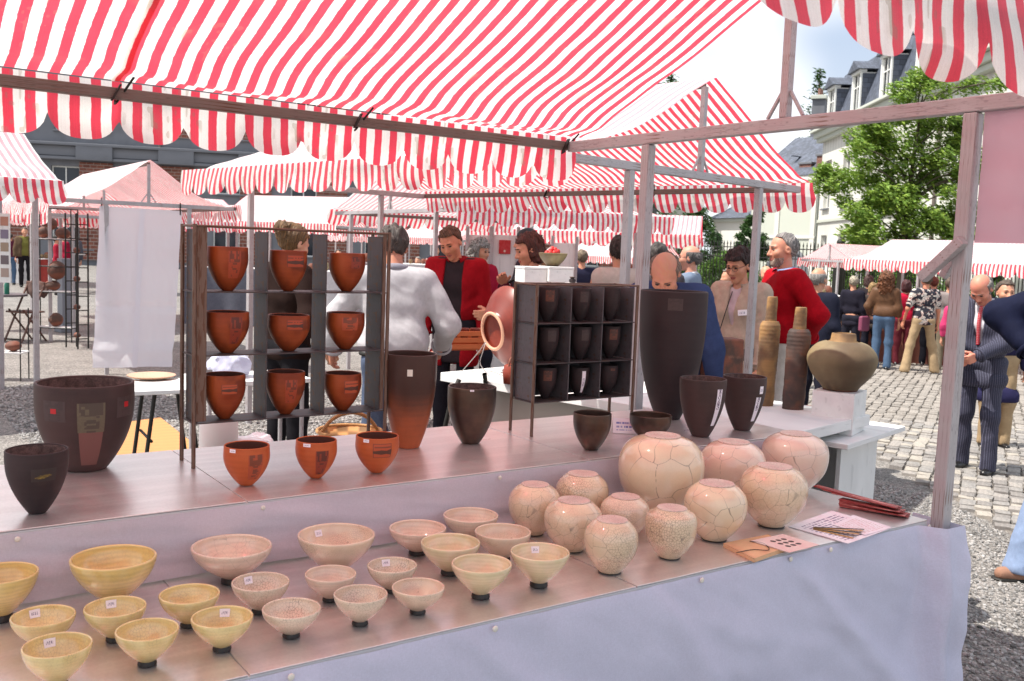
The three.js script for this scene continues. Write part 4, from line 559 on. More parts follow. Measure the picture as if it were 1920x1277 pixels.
// left rack
{
  const z0 = -2.82, z1 = -2.94, y = YS, tl = onZ(378, 420, z0), bl = onZ(362, 796, z0), br = onZ(722, 776, z0), x0 = 0.845, x1 = br.x, ys = [bl.y, onZ(384, 668, z0).y, onZ(388, 548, z0).y], top = tl.y;
  M.iron = std({ map: steelTex([78, 74, 76], [96, 70, 54], 0.6), roughness: 0.55, metalness: 0.45 });
  M.ironRod = std({ map: steelTex([112, 92, 80], [96, 66, 50], 0.5), roughness: 0.5, metalness: 0.4 });
  M.ironDark = std({ map: steelTex([92, 90, 94], [92, 76, 68], 0.66), roughness: 0.6, metalness: 0.35 });
  const t = thing('steel_rack', 'open rusty steel rack at the left holding nine orange bowls', 'rack', [x0, y, z0]), w = x1 - x0, dz = z1 - z0, H = top - y;
  for (const s of ys) part('shelf', box(w, 0.004, -dz - 0.004, w / 2, s - y, dz / 2, 0.001), M.iron, t);
  const xd = [0.012, ...[502, 612, 718].map((a) => onZ(a, 600, z0).x - x0)]; xd[3] = w - 0.02;
  for (const x of xd) { const lv = [...ys.slice(0, 3).map((s) => s - y), H - 0.012]; for (let i = 0; i < 3; i++) part('divider', box(0.004, lv[i + 1] - lv[i] - 0.006, -dz - 0.012, x, (lv[i] + lv[i + 1]) / 2, dz / 2, 0.001), M.iron, t); }
  for (const x of [0, w]) for (const z of [0, dz]) part('leg', rod(V(x, 0.0005, z), V(x, H, z), 0.0062), M.ironRod, t);
  for (const [x, uw] of [[0.022, 0.03], [w - 0.014, 0.012]]) part('upright', box(uw, H - (ys[0] - y) - 0.012, 0.005, x, (H + ys[0] - y) / 2, -0.004, 0.001), M.ironRod, t);
  for (const z of [0, dz]) part('top_rod', rod(V(0.004, H - 0.005, z), V(w - 0.004, H - 0.005, z), 0.0035), M.ironRod, t);
  for (const x of [0, w]) part('top_rod', rod(V(x, H - 0.005, -0.006), V(x, H - 0.005, dz + 0.006), 0.0035), M.ironRod, t);
  const mk = (i, o, w = 0.045, a = 0.55, b = 0.93) => ({ m: M.motif[i], o, w, a, b });
  const rows = [[2, [[427, 463, 41, 0, [mk(0, 0.35, 0.04, 0.3, 0.92)], 'top left, square motif above a fading trail'], [541, 470, 37, 1, [mk(2, 0.42, 0.06, 0.6, 0.9)], 'top middle, framed fish motif'], [651, 475, 36, 0, [mk(1, 0.5, 0.035, 0.62, 0.92)], 'top right, small dark square motif']]],
    [1, [[426, 584, 44, 1, [mk(1, 0.42, 0.04, 0.25, 0.9)], 'middle left, tall printed column'], [542, 590, 42, 1, [mk(2, 0.3, 0.055, 0.62, 0.9)], 'centre of the nine, faint fish frame'], [648, 586, 38, 0, [mk(4, 0.25, 0.055, 0.55, 0.9)], 'middle right, pale square print']]],
    [0, [[421, 701, 42, 0, [mk(3, 0.25, 0.05, 0.6, 0.82)], 'bottom left, barely visible print'], [536, 696, 38.5, 1, [mk(0, 0.3, 0.04, 0.3, 0.85)], 'bottom middle, darkest of the nine'], [643, 699, 37, 0, [mk(3, 0.5, 0.055, 0.5, 0.85)], 'bottom right, slanted black and white print']]]];
  for (const [r, list] of rows) for (const [rx, ry, hw, m, marks, l] of list) makePot({ name: 'orange_bowl', category: 'bowl', label: 'orange bowl in the left rack, ' + l, inside: M.brownInner, rx, ry, hw, y: ys[r] + 0.0022, z: -2.875, mat: M.orange[m], marks, group: OG, p: 2.5, fr: 0.26, tuck: 0.06 });
  makePot({ name: 'orange_bowl', category: 'bowl', label: 'leftmost of the three orange bowls on the table, in front of the left rack', rx: 464, ry: 834, hw: 46, fx: 462, fy: 913, y: YS + 0.0006, mat: M.orange[2], group: OG, inside: M.brownInner, p: 2.5, tuck: 0.06, fr: 0.28, marks: [mk(4, 0.4, 0.045, 0.2, 0.85), { name: 'price_sticker', m: M.sticker[0], o: -0.6, w: 0.02, a: 0.9, b: 0.985 }] });
  makePot({ name: 'orange_bowl', category: 'bowl', label: 'middle one of the three orange bowls on the table, tall dark print', rx: 591, ry: 824, hw: 41, fx: 592, fy: 899, y: YS + 0.0006, mat: M.orange[2], group: OG, inside: M.brownInner, p: 2.5, tuck: 0.06, fr: 0.26, marks: [mk(1, 0.3, 0.04, 0.15, 0.8), { name: 'price_sticker', m: M.sticker[1], o: -0.45, w: 0.024, a: 0.9, b: 0.985 }] });
  makePot({ name: 'orange_bowl', category: 'bowl', label: 'rightmost of the three orange bowls on the table, before the tall vase', rx: 709, ry: 816, hw: 43, fx: 706, fy: 889, y: YS + 0.0006, mat: M.orange[2], group: OG, inside: M.brownInner, p: 2.5, tuck: 0.06, fr: 0.26, marks: [mk(3, 0.25, 0.06, 0.5, 0.88), { name: 'price_sticker', m: M.sticker[2], o: -0.5, w: 0.02, a: 0.9, b: 0.985 }] });
}
// middle rack
{
  const z0 = -2.794, z1 = -2.93, y = YS, x0 = 2.064, bl = onZ(995, 757, z0), br = onZ(1186, 745, z0), top = onZ(1000, 532, z0).y, ys = [bl.y, onZ(1000, 684, z0).y, onZ(1000, 608, z0).y], t = thing('steel_rack', 'dark steel rack in the middle holding nine black pots', 'rack', [x0, y, z0]), w = br.x - x0, dz = z1 - z0, H = top - y;
  for (const s of ys) part('shelf', box(w - 0.01, 0.004, -dz - 0.006, w / 2, s - y, dz / 2, 0.001), M.iron, t);
  for (let i = 0; i < 4; i++) { const lv = [...ys.map((s) => s - y), H - 0.008]; for (let r = 0; r < 3; r++) part('divider', box(0.004, lv[r + 1] - lv[r] - 0.006, -dz - 0.012, 0.012 + (w - 0.024) * i / 3, (lv[r] + lv[r + 1]) / 2, dz / 2, 0.001), M.ironDark, t); }
  part('back_plate', plain(w - 0.008, H - (ys[0] - y) - 0.01, 0.002, w / 2, (H + ys[0] - y) / 2, dz + 0.003), M.ironDark, t);
  for (const x of [0, w]) for (const z of [0, dz]) part('leg', rod(V(x, 0.0005, z), V(x, H, z), 0.0062), M.ironRod, t);
  for (const z of [0, dz]) part('top_rod', rod(V(0.004, H - 0.004, z), V(w - 0.004, H - 0.004, z), 0.0035), M.ironRod, t);
  for (const x of [0, w]) part('top_rod', rod(V(x, H - 0.004, -0.006), V(x, H - 0.004, dz + 0.006), 0.0035), M.ironRod, t);
  const d = M.motifDark, rows = [[2, [[1028, 538, 22, [[1, 0.2]], 'top left, small orange square'], [1089, 541, 21, [[0, 0.4]], 'top middle, grey square'], [1145, 539, 20, [], 'top right, no print']]], [1, [[1028, 613, 22, [[0, 0.4]], 'middle left, faded brown print'], [1089, 612, 21, [[0, 0.5]], 'centre of the nine, narrow grey print'], [1145, 611, 20, [[1, 0.35]], 'middle right, orange square']]], [0, [[1024, 688, 21, [[1, 0.2]], 'bottom left, rusty orange square'], [1086, 688, 20, ['strip'], 'bottom middle, white paper strip'], [1140, 684, 20, [[1, 0.5]], 'bottom right, tiny print at the rim']]]];
  for (const [r, list] of rows) for (const [rx, ry, hw, mk, l] of list) { const last = l.includes('tiny'); makePot({ name: 'black_pot', category: 'pot', label: 'black pot in the middle rack, ' + l, rx, ry, hw, y: ys[r] + 0.0022, z: -2.865, mat: M.darker, group: 'black pots of the middle rack', p: 2.4, fr: 0.28, marks: mk.map((m) => m === 'strip' ? { name: 'paper_strip', m: M.sticker[0], o: 0.5, w: 0.016, a: 0.15, b: 0.9 } : { m: d[m[0]], o: m[1], w: last ? 0.02 : 0.034, a: last ? 0.84 : 0.6, b: 0.92 }) }); }
}
makePot({ name: 'large_pot', label: 'large dark pot at the left with red squares and a dotted band', rx: 131, ry: 715, hw: 97, fx: 160, fy: 892, y: YS + 0.0006, mat: M.dark, inside: M.speckle, p: 2.6, fr: 0.42, tuck: 0.02, marks: [{ m: M.motifDark[2], o: 0.12, w: 0.075, a: 0.5, b: 0.83 }, { name: 'copper_band', m: std({ color: hex(112, 74, 68), roughness: 0.6 }), o: 0.12, w: 0.07, a: 0.1, b: 0.5 }, { name: 'grey_square', m: M.motifDark[0], o: -0.6, w: 0.07, a: 0.62, b: 0.85, off: 0.0007 }, { name: 'red_square', m: std({ color: hex(176, 20, 28), roughness: 0.5 }), o: -0.6, w: 0.018, a: 0.71, b: 0.765, off: 0.0013 }, { name: 'grey_square', m: M.motifDark[0], o: 0.8, w: 0.07, a: 0.64, b: 0.87, off: 0.0007 }, { name: 'red_square', m: std({ color: hex(176, 20, 28), roughness: 0.5 }), o: 0.8, w: 0.018, a: 0.75, b: 0.81, off: 0.0013 }] });
makePot({ name: 'dark_vase', category: 'vase', label: 'dark pointed vase with a yellow dab, cut by the left edge', rx: 62, ry: 842, hw: 63, fx: 70, fy: 967, y: YS + 0.0006, mat: M.darker, inside: M.speckle, p: 2.2, fr: 0.27, marks: [{ name: 'yellow_dab', m: std({ map: tex(64, 48, (u, v) => Math.hypot((u - 0.5) * 1.1, (v - 0.4 - (u - 0.5) * 0.4) * 2.4) + 0.2 * vn(u * 9, v * 9, 1) < 0.45 ? mixc([150, 128, 40], [52, 44, 40], vn(u * 14, v * 14, 4)) : [46, 38, 38]), roughness: 0.6 }), o: 0.22, w: 0.06, a: 0.58, b: 0.78 }] });
makePot({ name: 'tall_vase', category: 'vase', label: 'tall vase fading from dark brown rim to orange foot, beside the left rack', rx: 762, ry: 662, hw: 51, fx: 765, fy: 845, y: YS + 0.0006, mat: M.tall, p: 2.4, fr: 0.42, tuck: 0.01, marks: [{ name: 'price_sticker', m: M.pin, o: 0.0, w: 0.018, a: 0.79, b: 0.86 }] });
makePot({ name: 'bronze_pot', label: 'bronze-brown pot with metallic sheen between the two racks', rx: 882, ry: 724, hw: 47, fx: 882, fy: 836, y: YS + 0.0006, mat: M.bronze, inside: M.speckle, p: 2.5, fr: 0.36, marks: [{ name: 'price_sticker', m: M.sticker[1], o: 0, w: 0.014, a: 0.965, b: 0.995 }] });
makePot({ name: 'dark_vase', category: 'vase', label: 'small dark goblet-shaped pot in front of the middle rack', rx: 1111, ry: 774, hw: 37, fx: 1108, fy: 847, y: YS + 0.0006, mat: M.bronze, p: 2.4, fr: 0.34 });
makePot({ name: 'dark_bowl', category: 'bowl', label: 'low dark bowl behind the biggest crackled vase', rx: 1218, ry: 777, hw: 41, fx: 1218, fy: 828, y: YS + 0.0006, mat: M.bronze, p: 2.2, fr: 0.4 });
makePot({ name: 'tall_vase', category: 'vase', label: 'very tall matt black vase, hiding the bald man\'s chest', rx: 1251, ry: 545, hw: 63, fx: 1252, fy: 792, y: YS + 0.0006, mat: M.darker, p: 2.9, fr: 0.36, tuck: 0.0, marks: [{ name: 'grey_square', m: M.motifDark[0], o: 0.05, w: 0.06, a: 0.86, b: 0.95 }] });
const stripMark = (o) => ({ name: 'paper_strip', m: std({ map: tex(48, 128, (u, v, i, j) => (u > 0.25 && u < 0.75 && v > 0.45 && hash(i >> 2, j >> 2, 5) > 0.55 ? [96, 90, 110] : [226, 222, 230])), roughness: 0.6 }), o, w: 0.026, a: 0.22, b: 0.86 });
makePot({ name: 'dark_vase', category: 'vase', label: 'dark brown vase with a long white paper strip, left of two alike', rx: 1315, ry: 709, hw: 45, fx: 1313, fy: 823, y: YS + 0.0006, mat: M.dark, inside: M.speckle, p: 2.2, fr: 0.36, tuck: 0.015, group: 'dark vases with paper strips', marks: [stripMark(0.72)] });
makePot({ name: 'dark_vase', category: 'vase', label: 'dark brown vase with a paper strip below a small square tag, right of two alike', rx: 1398, ry: 705, hw: 42, fx: 1391, fy: 811, y: YS + 0.0006, mat: M.dark, inside: M.speckle, p: 2.2, fr: 0.36, tuck: 0.015, group: 'dark vases with paper strips', marks: [{ ...stripMark(0.7), a: 0.2, b: 0.66 }, { name: 'square_tag', m: M.sticker[0], o: 0.78, w: 0.02, a: 0.72, b: 0.86 }] });
{ // folded card and papers
  const c = onY(1170, 812, YS), t = thing('price_card', 'small white folded card lying behind the dark goblet-shaped pot', 'card', [c.x, YS, c.z], -0.6);
  part('front_leaf', grid(4, 4, (u, v) => [(u - 0.5) * 0.09, 0.002 + v * 0.055, 0.02 - v * 0.02, u, v]), std({ map: tex(96, 64, (u, v, i, j) => (v < 0.75 && v > 0.2 && Math.floor(v * 8) % 2 && u > 0.15 && u < 0.8 && hash(i >> 1, Math.floor(v * 8), 3) > 0.3 ? [120, 130, 190] : [230, 228, 236])), side: THREE.DoubleSide, roughness: 0.8 }), t);
  part('back_leaf', grid(4, 4, (u, v) => [(u - 0.5) * 0.09, 0.002 + v * 0.055, -0.021 + v * 0.02, u, v]), M.white, t);
  const quad = (pts, y) => pts.map(([a, b]) => onY(a, b, y));
  const sheet = (name, label, cat, pts, y, mat, th = 0.0015) => { const q = quad(pts, y), o = q[0]; const m = part(name, [grid(6, 6, (u, v) => { const a = q[0].clone().lerp(q[1], u), b = q[3].clone().lerp(q[2], u), p = a.lerp(b, v); return [p.x - o.x, th + 0.0008 * Math.sin(u * 5 + v * 3), p.z - o.z, u, 1 - v]; }), grid(24, 1, (u, v) => { const k = Math.floor(u * 3.999), f = u * 4 - k, p = q[k].clone().lerp(q[(k + 1) % 4], f); return [p.x - o.x, v * th, p.z - o.z, u, v]; })], mat); m.position.copy(o); if (label) tag(m, label, cat); return m; };
  const paper = (seed, ink = [150, 140, 160]) => { const t = tex(256, 256, (u, v, i, j) => (u > 0.08 && u < 0.9 && v > 0.1 && v < 0.9 && Math.floor(v * 30) % 2 && hash(i >> 2, Math.floor(v * 30), seed) > 0.4 ? ink : [234, 226, 232])); return std({ map: t, roughness: 0.8, side: THREE.DoubleSide }); };
  sheet('paper_sheet', 'printed white sheet lying under the fanned strips at the right end', 'paper', [[1478, 988], [1560, 958], [1672, 991], [1590, 1020]], YT + 0.0005, paper(3));
  sheet('paper_sheet', 'blank-edged leaflet lying between the fanned strips and the red bundle', 'paper', [[1563, 985], [1600, 966], [1672, 990], [1622, 1004]], YT + 0.0026, paper(4, [214, 190, 190]));
  const book = sheet('booklet', 'orange-bound booklet tied with string beside the card with nine pots', 'booklet', [[1356, 1026], [1440, 1009], [1478, 1032], [1414, 1055]], YT + 0.0005, std({ map: tex(128, 128, (u, v) => mul([216, 172, 132], 0.94 + 0.1 * fbm(u * 6, v * 6, 2, 3, 6))), roughness: 0.75, side: THREE.DoubleSide }), 0.012);
  const o = book.position, S = (a, b, y = 0.0145) => onY(a, b, YT).sub(o).setY(y);
  part('string', tube([S(1380, 1046), S(1412, 1040), S(1440, 1041), S(1430, 1028), S(1405, 1024)], 0.0012, 30, 5), M.foot, book);
  sheet('photo_card', 'photo card with nine small dark pots printed on it', 'card', [[1408, 1015], [1468, 1002], [1536, 1023], [1480, 1037]], YT + 0.0135, std({ map: tex(192, 192, (u, v) => { const a = (u - 0.28) / 0.17, b = (v - 0.24) / 0.2, f = (q) => q - Math.floor(q) - 0.5; return a > 0 && a < 3 && b > 0 && b < 3 && (Math.hypot(f(a), (f(b) + 0.1) * 1.1) < 0.36 && f(b) < 0.22) ? [58, 40, 44] : mixc([226, 196, 190], [234, 214, 208], v); }), roughness: 0.5, side: THREE.DoubleSide }));
  const fan = thing('strip_fan', 'fan of thin ochre and black sample strips on the printed sheet', 'sample fan', onY(1525, 992, YT + 0.004)), fo = fan.position, ends = [[1600, 1009], [1606, 1006], [1611, 1003], [1615, 1001], [1618, 998], [1620, 996]];
  ends.forEach(([a, b], i) => { const e = onY(a, b, YT + 0.004).sub(fo); part('strip', bar(V(0, i * 0.0012, 0), V(e.x, i * 0.0012, e.z), 0.008, 0.001), std({ color: i % 2 ? hex(60, 52, 44) : hex(196, 150, 86), roughness: 0.6 }), fan); });
  const bd = thing('leaflet_bundle', 'bundle of dark red leaflets with a fanned tip near the front post', 'leaflets', onY(1628, 962, YT + 0.001)), bo = bd.position, R_ = rng(5);
  const redT = tex(128, 64, (u, v, i, j) => mul(mixc([138, 48, 48], [206, 150, 140], smooth(0.55, 0.7, fbm(u * 7, v * 3, 3, 4, 7))), 0.8 + 0.4 * vn(u * 30, v * 12, 4, 30)));
  for (let i = 0; i < 9; i++) { const a = onY(1575 - (i > 5 ? (i - 5) * 16 : 0), 948 - (i > 5 ? (i - 5) * 4 : 0), YT).sub(bo), b = onY(1704 - i * 3, 968 + (i % 3) * 2, YT).sub(bo), y = 0.003 + i * 0.0042; part('leaflet', bar(V(a.x, y + (i > 5 ? 0.012 : 0), a.z), V(b.x, y, b.z), 0.055 - i * 0.003, 0.0034).translate(0, 0, R_() * 0.004), std({ map: rep(redT, 1, 1, R_(), R_()), roughness: 0.55 }), bd); }
}
// ---------- neighbouring tables and things on the square ----------
M.clay = std({ map: smoke([132, 116, 84], [88, 70, 50], [62, 48, 40], 33), roughness: 0.7 }); M.clayRed = std({ map: smoke([124, 72, 54], [76, 56, 48], [150, 104, 82], 36), roughness: 0.75 }); M.clayOchre = std({ map: smoke([150, 116, 72], [104, 80, 56], [80, 54, 42], 39), roughness: 0.75 });
M.redGlaze = phy({ map: smoke([136, 56, 38], [112, 44, 34], [152, 74, 54], 42), roughness: 0.35, side: THREE.DoubleSide }); M.clayDark = std({ map: smoke([92, 68, 58], [62, 52, 48], [122, 74, 52], 61), roughness: 0.75 }); M.wire = std({ color: hex(150, 144, 142), roughness: 0.4, metalness: 0.5 });
const YW = 0.9;
{ // white table with stoneware
  const A = onY(1590, 834, YW), B = onY(1698, 799, YW), ex = B.clone().sub(A).setY(0), w = ex.length(); ex.normalize(); const ez = V(ex.z, 0, -ex.x), yaw = dirYaw(ex), L = 1.5, c = A.clone().addScaledVector(ex, w / 2).addScaledVector(ez, L / 2);
  const t = thing('pedestal_table', 'white board table on a hollow pedestal right of the round vases', 'table', [c.x, 0, c.z], yaw); part('table_top', box(w, 0.025, L, 0, YW - 0.0125, 0, 0.003), M.boardWhite, t);
  for (const z of [L / 2 - 0.3]) { part('pedestal', [plain(w * 0.62, YW - 0.026, 0.02, 0.02, (YW - 0.026) / 2, z + 0.2), plain(w * 0.62, YW - 0.026, 0.02, 0.02, (YW - 0.026) / 2, z - 0.2), plain(0.02, YW - 0.026, 0.378, 0.02 + w * 0.3 + 0.001, (YW - 0.026) / 2, z)], M.boardWhite, t); }
  part('pedestal', [plain(w * 0.62, YW - 0.026, 0.02, 0.02, (YW - 0.026) / 2, -L / 2 + 0.1), plain(w * 0.62, YW - 0.026, 0.02, 0.02, (YW - 0.026) / 2, -L / 2 + 0.5)], M.boardWhite, t);
  const bp = onY(1590, 813, YW), bx = thing('display_box', 'white cube plinth under the round brown pot', 'plinth', [bp.x, YW, bp.z], yaw + 0.12), k = depthOf(bp) / FOCAL, bw = 82 * k; part('cube', box(bw * 1.05, 78 * k, bw * 0.95, bw * 0.2, 39 * k + 0.0005, -bw * 0.3, 0.003), M.boardWhite, bx);
  const top = V(bw * 0.2, 0, -bw * 0.3).applyAxisAngle(V(0, 1, 0), yaw + 0.12).add(bx.position); top.y = YW + 78 * k + 0.001;
  const r = 64 * k, pt = thing('round_pot', 'squat brown-green pot with short rough neck on the white cube', 'pot', top, 1), hh = 94 * k; part('pot_body', lathe(spline([[r * 0.48, 0], [r * 0.58, hh * 0.1], [r * 0.85, hh * 0.32], [r, hh * 0.58], [r * 0.95, hh * 0.76], [r * 0.74, hh * 0.92], [r * 0.48, hh * 0.99]], 36), 64), M.clay, pt);
  part('base', lathe([[0, 0.0005], [r * 0.49, 0.0005], [r * 0.52, hh * 0.05], [0, hh * 0.05]], 40), M.clayRed, pt); part('neck', lathe([[r * 0.5, hh * 0.96], [r * 0.37, hh * 1.0], [r * 0.34, hh * 1.14], [r * 0.3, hh * 1.15], [r * 0.28, hh * 0.95], [0, hh * 0.93]], 40), M.clayOchre, pt);
  const bottle = (label, fx, fy, rx, ry, hw, neckY, mat, flat) => { const p = onY(fx, fy, YW), k = depthOf(p) / FOCAL, H = heightAt(rx, ry, p) - YW, nh = (neckY - ry) * k, R = hw * k, b = H - nh, t = thing('slab_bottle', label, 'bottle', p, -0.4), warp = (g) => { const q = g.attributes.position; for (let i = 0; i < q.count; i++) { const x = q.getX(i), y = q.getY(i), z = q.getZ(i), n = 1 + 0.2 * (fbm(x * 14, y * 14, z * 14 + hw, 4) - 0.5) + 0.012 * Math.sin(y * 320); q.setXYZ(i, x * n + y * 0.02, y, z * n * 0.8); } g.computeVertexNormals(); return g; };
    part('bottle_body', warp(lathe([[0, 0.0005], ...spline([[R * 0.86, 0.001], [R * 0.94, b * 0.3], [R, b * 0.7], [R * 1.02, b * 0.93], [R * 0.8, b]], 80), [R * 0.3, b * 1.005]], 40)), mat, t); part('neck', warp(lathe([...spline([[R * 0.6, b * 0.98], [R * 0.54, b + nh * 0.3], [R * 0.5, H - nh * 0.08], [R * 0.38, H]], 40), [0, H]], 32)), M.clayOchre, t); };
  bottle('tall ochre slab bottle with ridged neck, left of two', 1430, 790, 1434, 556, 19, 602, M.clayOchre); bottle('tall dark rusty brown slab bottle, right of two, in front of the red sweater', 1484, 797, 1498, 576, 22, 617, M.clayDark);
  const q = onY(1345, 720, 1.0), sl = thing('block_vase', 'squat rough brown block vase behind the very tall black vase', 'vase', onY(1350, 725, YW + 0.001), -0.3), kk = depthOf(sl.position) / FOCAL; const bg = new RoundedBoxGeometry(66 * kk, 78 * kk, 46 * kk, 6, 0.012).translate(0, 39 * kk + 0.045, 0), bq = bg.attributes.position; for (let i = 0; i < bq.count; i++) { const n = 1 + 0.16 * (fbm(bq.getX(i) * 14, bq.getY(i) * 14, bq.getZ(i) * 14, 3) - 0.5); bq.setXYZ(i, bq.getX(i) * n, bq.getY(i), bq.getZ(i) * n); } bg.computeVertexNormals(); part('block', bg, M.clayRed, sl); part('plinth', box(70 * kk, 0.044, 50 * kk, 0, 0.0225, 0, 0.003), M.boardWhite, sl);
  const pl = thing('clay_slab', 'low terracotta slab lying between the rusty bottle and the white cube', 'slab', onY(1508, 782, YW)); part('slab', box(0.16, 0.05, 0.1, 0, 0.0255, 0, 0.006), M.clayRed, pl);
}
{ // table of the stall behind
  const y = 0.98, a = onY(838, 700, y), b = onY(968, 722, y), ex = b.clone().sub(a), w = ex.length(); ex.normalize(); const ez = V(ex.z, 0, -ex.x), t = thing('white_table', 'white-topped table behind the bronze pot, carrying the red dish', 'table', [a.x, 0, a.z], dirYaw(ex));
  const L = 2.2; part('table_top', box(L, 0.05, 0.75, L / 2 - 0.05, y - 0.025, -0.37, 0.004), M.boardWhite, t); part('side_panel', [plain(0.02, y - 0.06, 0.65, 0.1, (y - 0.06) / 2, -0.38), plain(L - 0.3, y - 0.06, 0.02, L / 2, (y - 0.06) / 2, -0.1)], std({ color: hex(176, 168, 160), roughness: 0.8 }), t);
  const d2 = onY(926, 700, y + 0.001), k = depthOf(d2) / FOCAL, R = 70 * k, dish = thing('red_dish', 'large red dish propped on a wire stand, its ringed foot towards us', 'dish', [d2.x, y + 0.001, d2.z], facing(d2) - 0.9);
  const g = lathe([[0, 0], [R * 0.42, 0], [R * 0.43, -0.02], [R * 0.45, -0.02], [R * 0.47, 0.004], [R * 0.8, 0.05], [R, 0.1], [R * 1.01, 0.112], [R * 0.98, 0.114], [R * 0.78, 0.065], [0, 0.02]].map(([r, h]) => [r, h]), 64).rotateX(-Math.PI / 2 + 0.15).scale(1, 1.12, 1).translate(0, R * 1.14, 0); part('dish_body', g, M.redGlaze, dish);
  part('foot_ring', new THREE.TorusGeometry(R * 0.435, 0.009, 10, 48).scale(1, 1.12, 1).rotateX(0.15).translate(0, R * 1.13, 0.022), std({ color: hex(210, 160, 132), roughness: 0.7 }), dish);
  part('wire_stand', [tube([V(-0.1, 0.003, 0.16), V(-0.04, R * 0.6, 0.08), V(-0.01, R * 0.85, 0.06), V(0.005, R * 0.6, 0.09), V(0.01, R * 0.3, 0.11), V(0.08, 0.003, 0.1)], 0.0024, 40, 6), tube([V(-0.1, 0.003, 0.16), V(0.04, 0.02, 0.06), V(0.16, 0.003, 0.05)], 0.0024, 16, 6)], M.wire, dish);
  const jp = onY(938, 716, y + 0.001), j = thing('lidded_jug', 'small brown jug with a high hoop handle beside the red dish', 'jug', [jp.x + 0.02, y + 0.001, jp.z + 0.08], 0.5), jk = depthOf(jp) / FOCAL; part('jug_body', lathe([[0, 0.001], [16 * jk, 0.001], [18 * jk, 20 * jk], [15 * jk, 34 * jk], [11 * jk, 36 * jk], [0, 35 * jk]], 36), M.redGlaze, j); part('handle', new THREE.TorusGeometry(14 * jk, 0.005, 8, 30, Math.PI * 1.1).rotateZ(-0.15).translate(0, 36 * jk, 0), M.clayRed, j);
  const bxs = (label, x0, y0, x1, y1, d) => { const c = at((x0 + x1) / 2, y1, d), k2 = d / FOCAL, m = thing('white_box', label, 'box', c, -0.35); part('carton', box((x1 - x0) * k2, (y1 - y0) * k2, 0.2, 0, (y1 - y0) * k2 / 2, -0.1, 0.003), M.boardWhite, m); part('lid', box((x1 - x0) * k2 + 0.006, 0.012, 0.206, 0, (y1 - y0) * k2 + 0.0065, -0.1, 0.002), M.boardWhite, m); return m; };
  const st = at(1046, 532, 5.35), st2 = thing('box_pillar', 'pale support pillar under the white boxes behind the middle rack', 'pillar', [st.x, 0, st.z], -0.35); part('panel', plain(0.13, st.y - 0.002, 0.13, 0, (st.y - 0.002) / 2, -0.15), M.boardWhite, st2);
  bxs('left white box above the middle rack', 982, 505, 1026, 531, 5.3); bxs('right white box above the middle rack, under the strawberries', 1028, 505, 1076, 529, 5.3);
  const bo = at(1036, 504, 5.42), bk = 5.42 / FOCAL, bw = thing('fruit_bowl', 'speckled grey-green bowl heaped with strawberries on the white boxes', 'bowl', [bo.x, bo.y + 0.014, bo.z]); part('bowl_body', potGeo(bowlOuter(27 * bk, 24 * bk, 10 * bk, 1.5), 0.006, 20), std({ map: M.clay.map, color: new THREE.Color(1.1, 1.15, 1.05), roughness: 0.5, side: THREE.DoubleSide }), bw);
  const R_ = rng(3), bm = std({ color: hex(196, 34, 30), roughness: 0.4 }), be = new THREE.SphereGeometry(0.014, 10, 8).scale(1, 1.25, 1); for (let i = 0; i < 16; i++) { const a = R_() * 6.28, r = 0.045 * Math.sqrt(R_()); part('strawberry', be, bm, bw).position.set(Math.cos(a) * r, 24 * bk - 0.004 + (0.045 - r) * 0.7, Math.sin(a) * r); }
  const mb = at(1073, 530, 5.2), mv = thing('tiny_vase', 'tiny dark vase standing beside the right white box', 'vase', [mb.x, mb.y, mb.z]); part('vase_body', lathe([[0, 0], [0.016, 0], [0.019, 0.015], [0.009, 0.024], [0.016, 0.03], [0, 0.028]], 24), M.darker, mv); part('rim', new THREE.TorusGeometry(0.0155, 0.002, 6, 20).rotateX(Math.PI / 2).translate(0, 0.03, 0), M.bronze, mv);
  const ms = thing('small_stand', 'slim stand under the tiny dark vase', 'stand', [mb.x, 0, mb.z]); part('pole', rod(V(0, 0, 0), V(0, mb.y - 0.012, 0), 0.012), M.boardWhite, ms); part('plate', rod(V(0, mb.y - 0.011, 0), V(0, mb.y - 0.001, 0), 0.04, 0.04, 24), M.boardWhite, ms);
  const basket = onY(868, 650, 1.0), bs = thing('orange_crate', 'orange wooden crate of small pots in front of the red coat', 'crate', [basket.x, y + 0.001, basket.z], -0.2), om = std({ color: hex(200, 104, 56), roughness: 0.7 }); for (let i = 0; i < 3; i++) { part('slat', box(0.3, 0.035, 0.012, 0, 0.03 + i * 0.045, 0.1, 0.003), om, bs); part('slat', box(0.3, 0.035, 0.012, 0, 0.03 + i * 0.045, -0.1, 0.003), om, bs); } for (const x of [-0.15, 0.15]) part('end_board', box(0.012, 0.14, 0.19, x, 0.075, 0, 0.003), om, bs); part('floor', plain(0.28, 0.01, 0.18, 0, 0.008, 0), om, bs); for (const x of [-0.08, 0, 0.08]) part('cup', potGeo(bowlOuter(0.035, 0.08, 0.02, 1.8), 0.005, 12), M.redGlaze, bs).position.set(x, 0.07, 0.02);
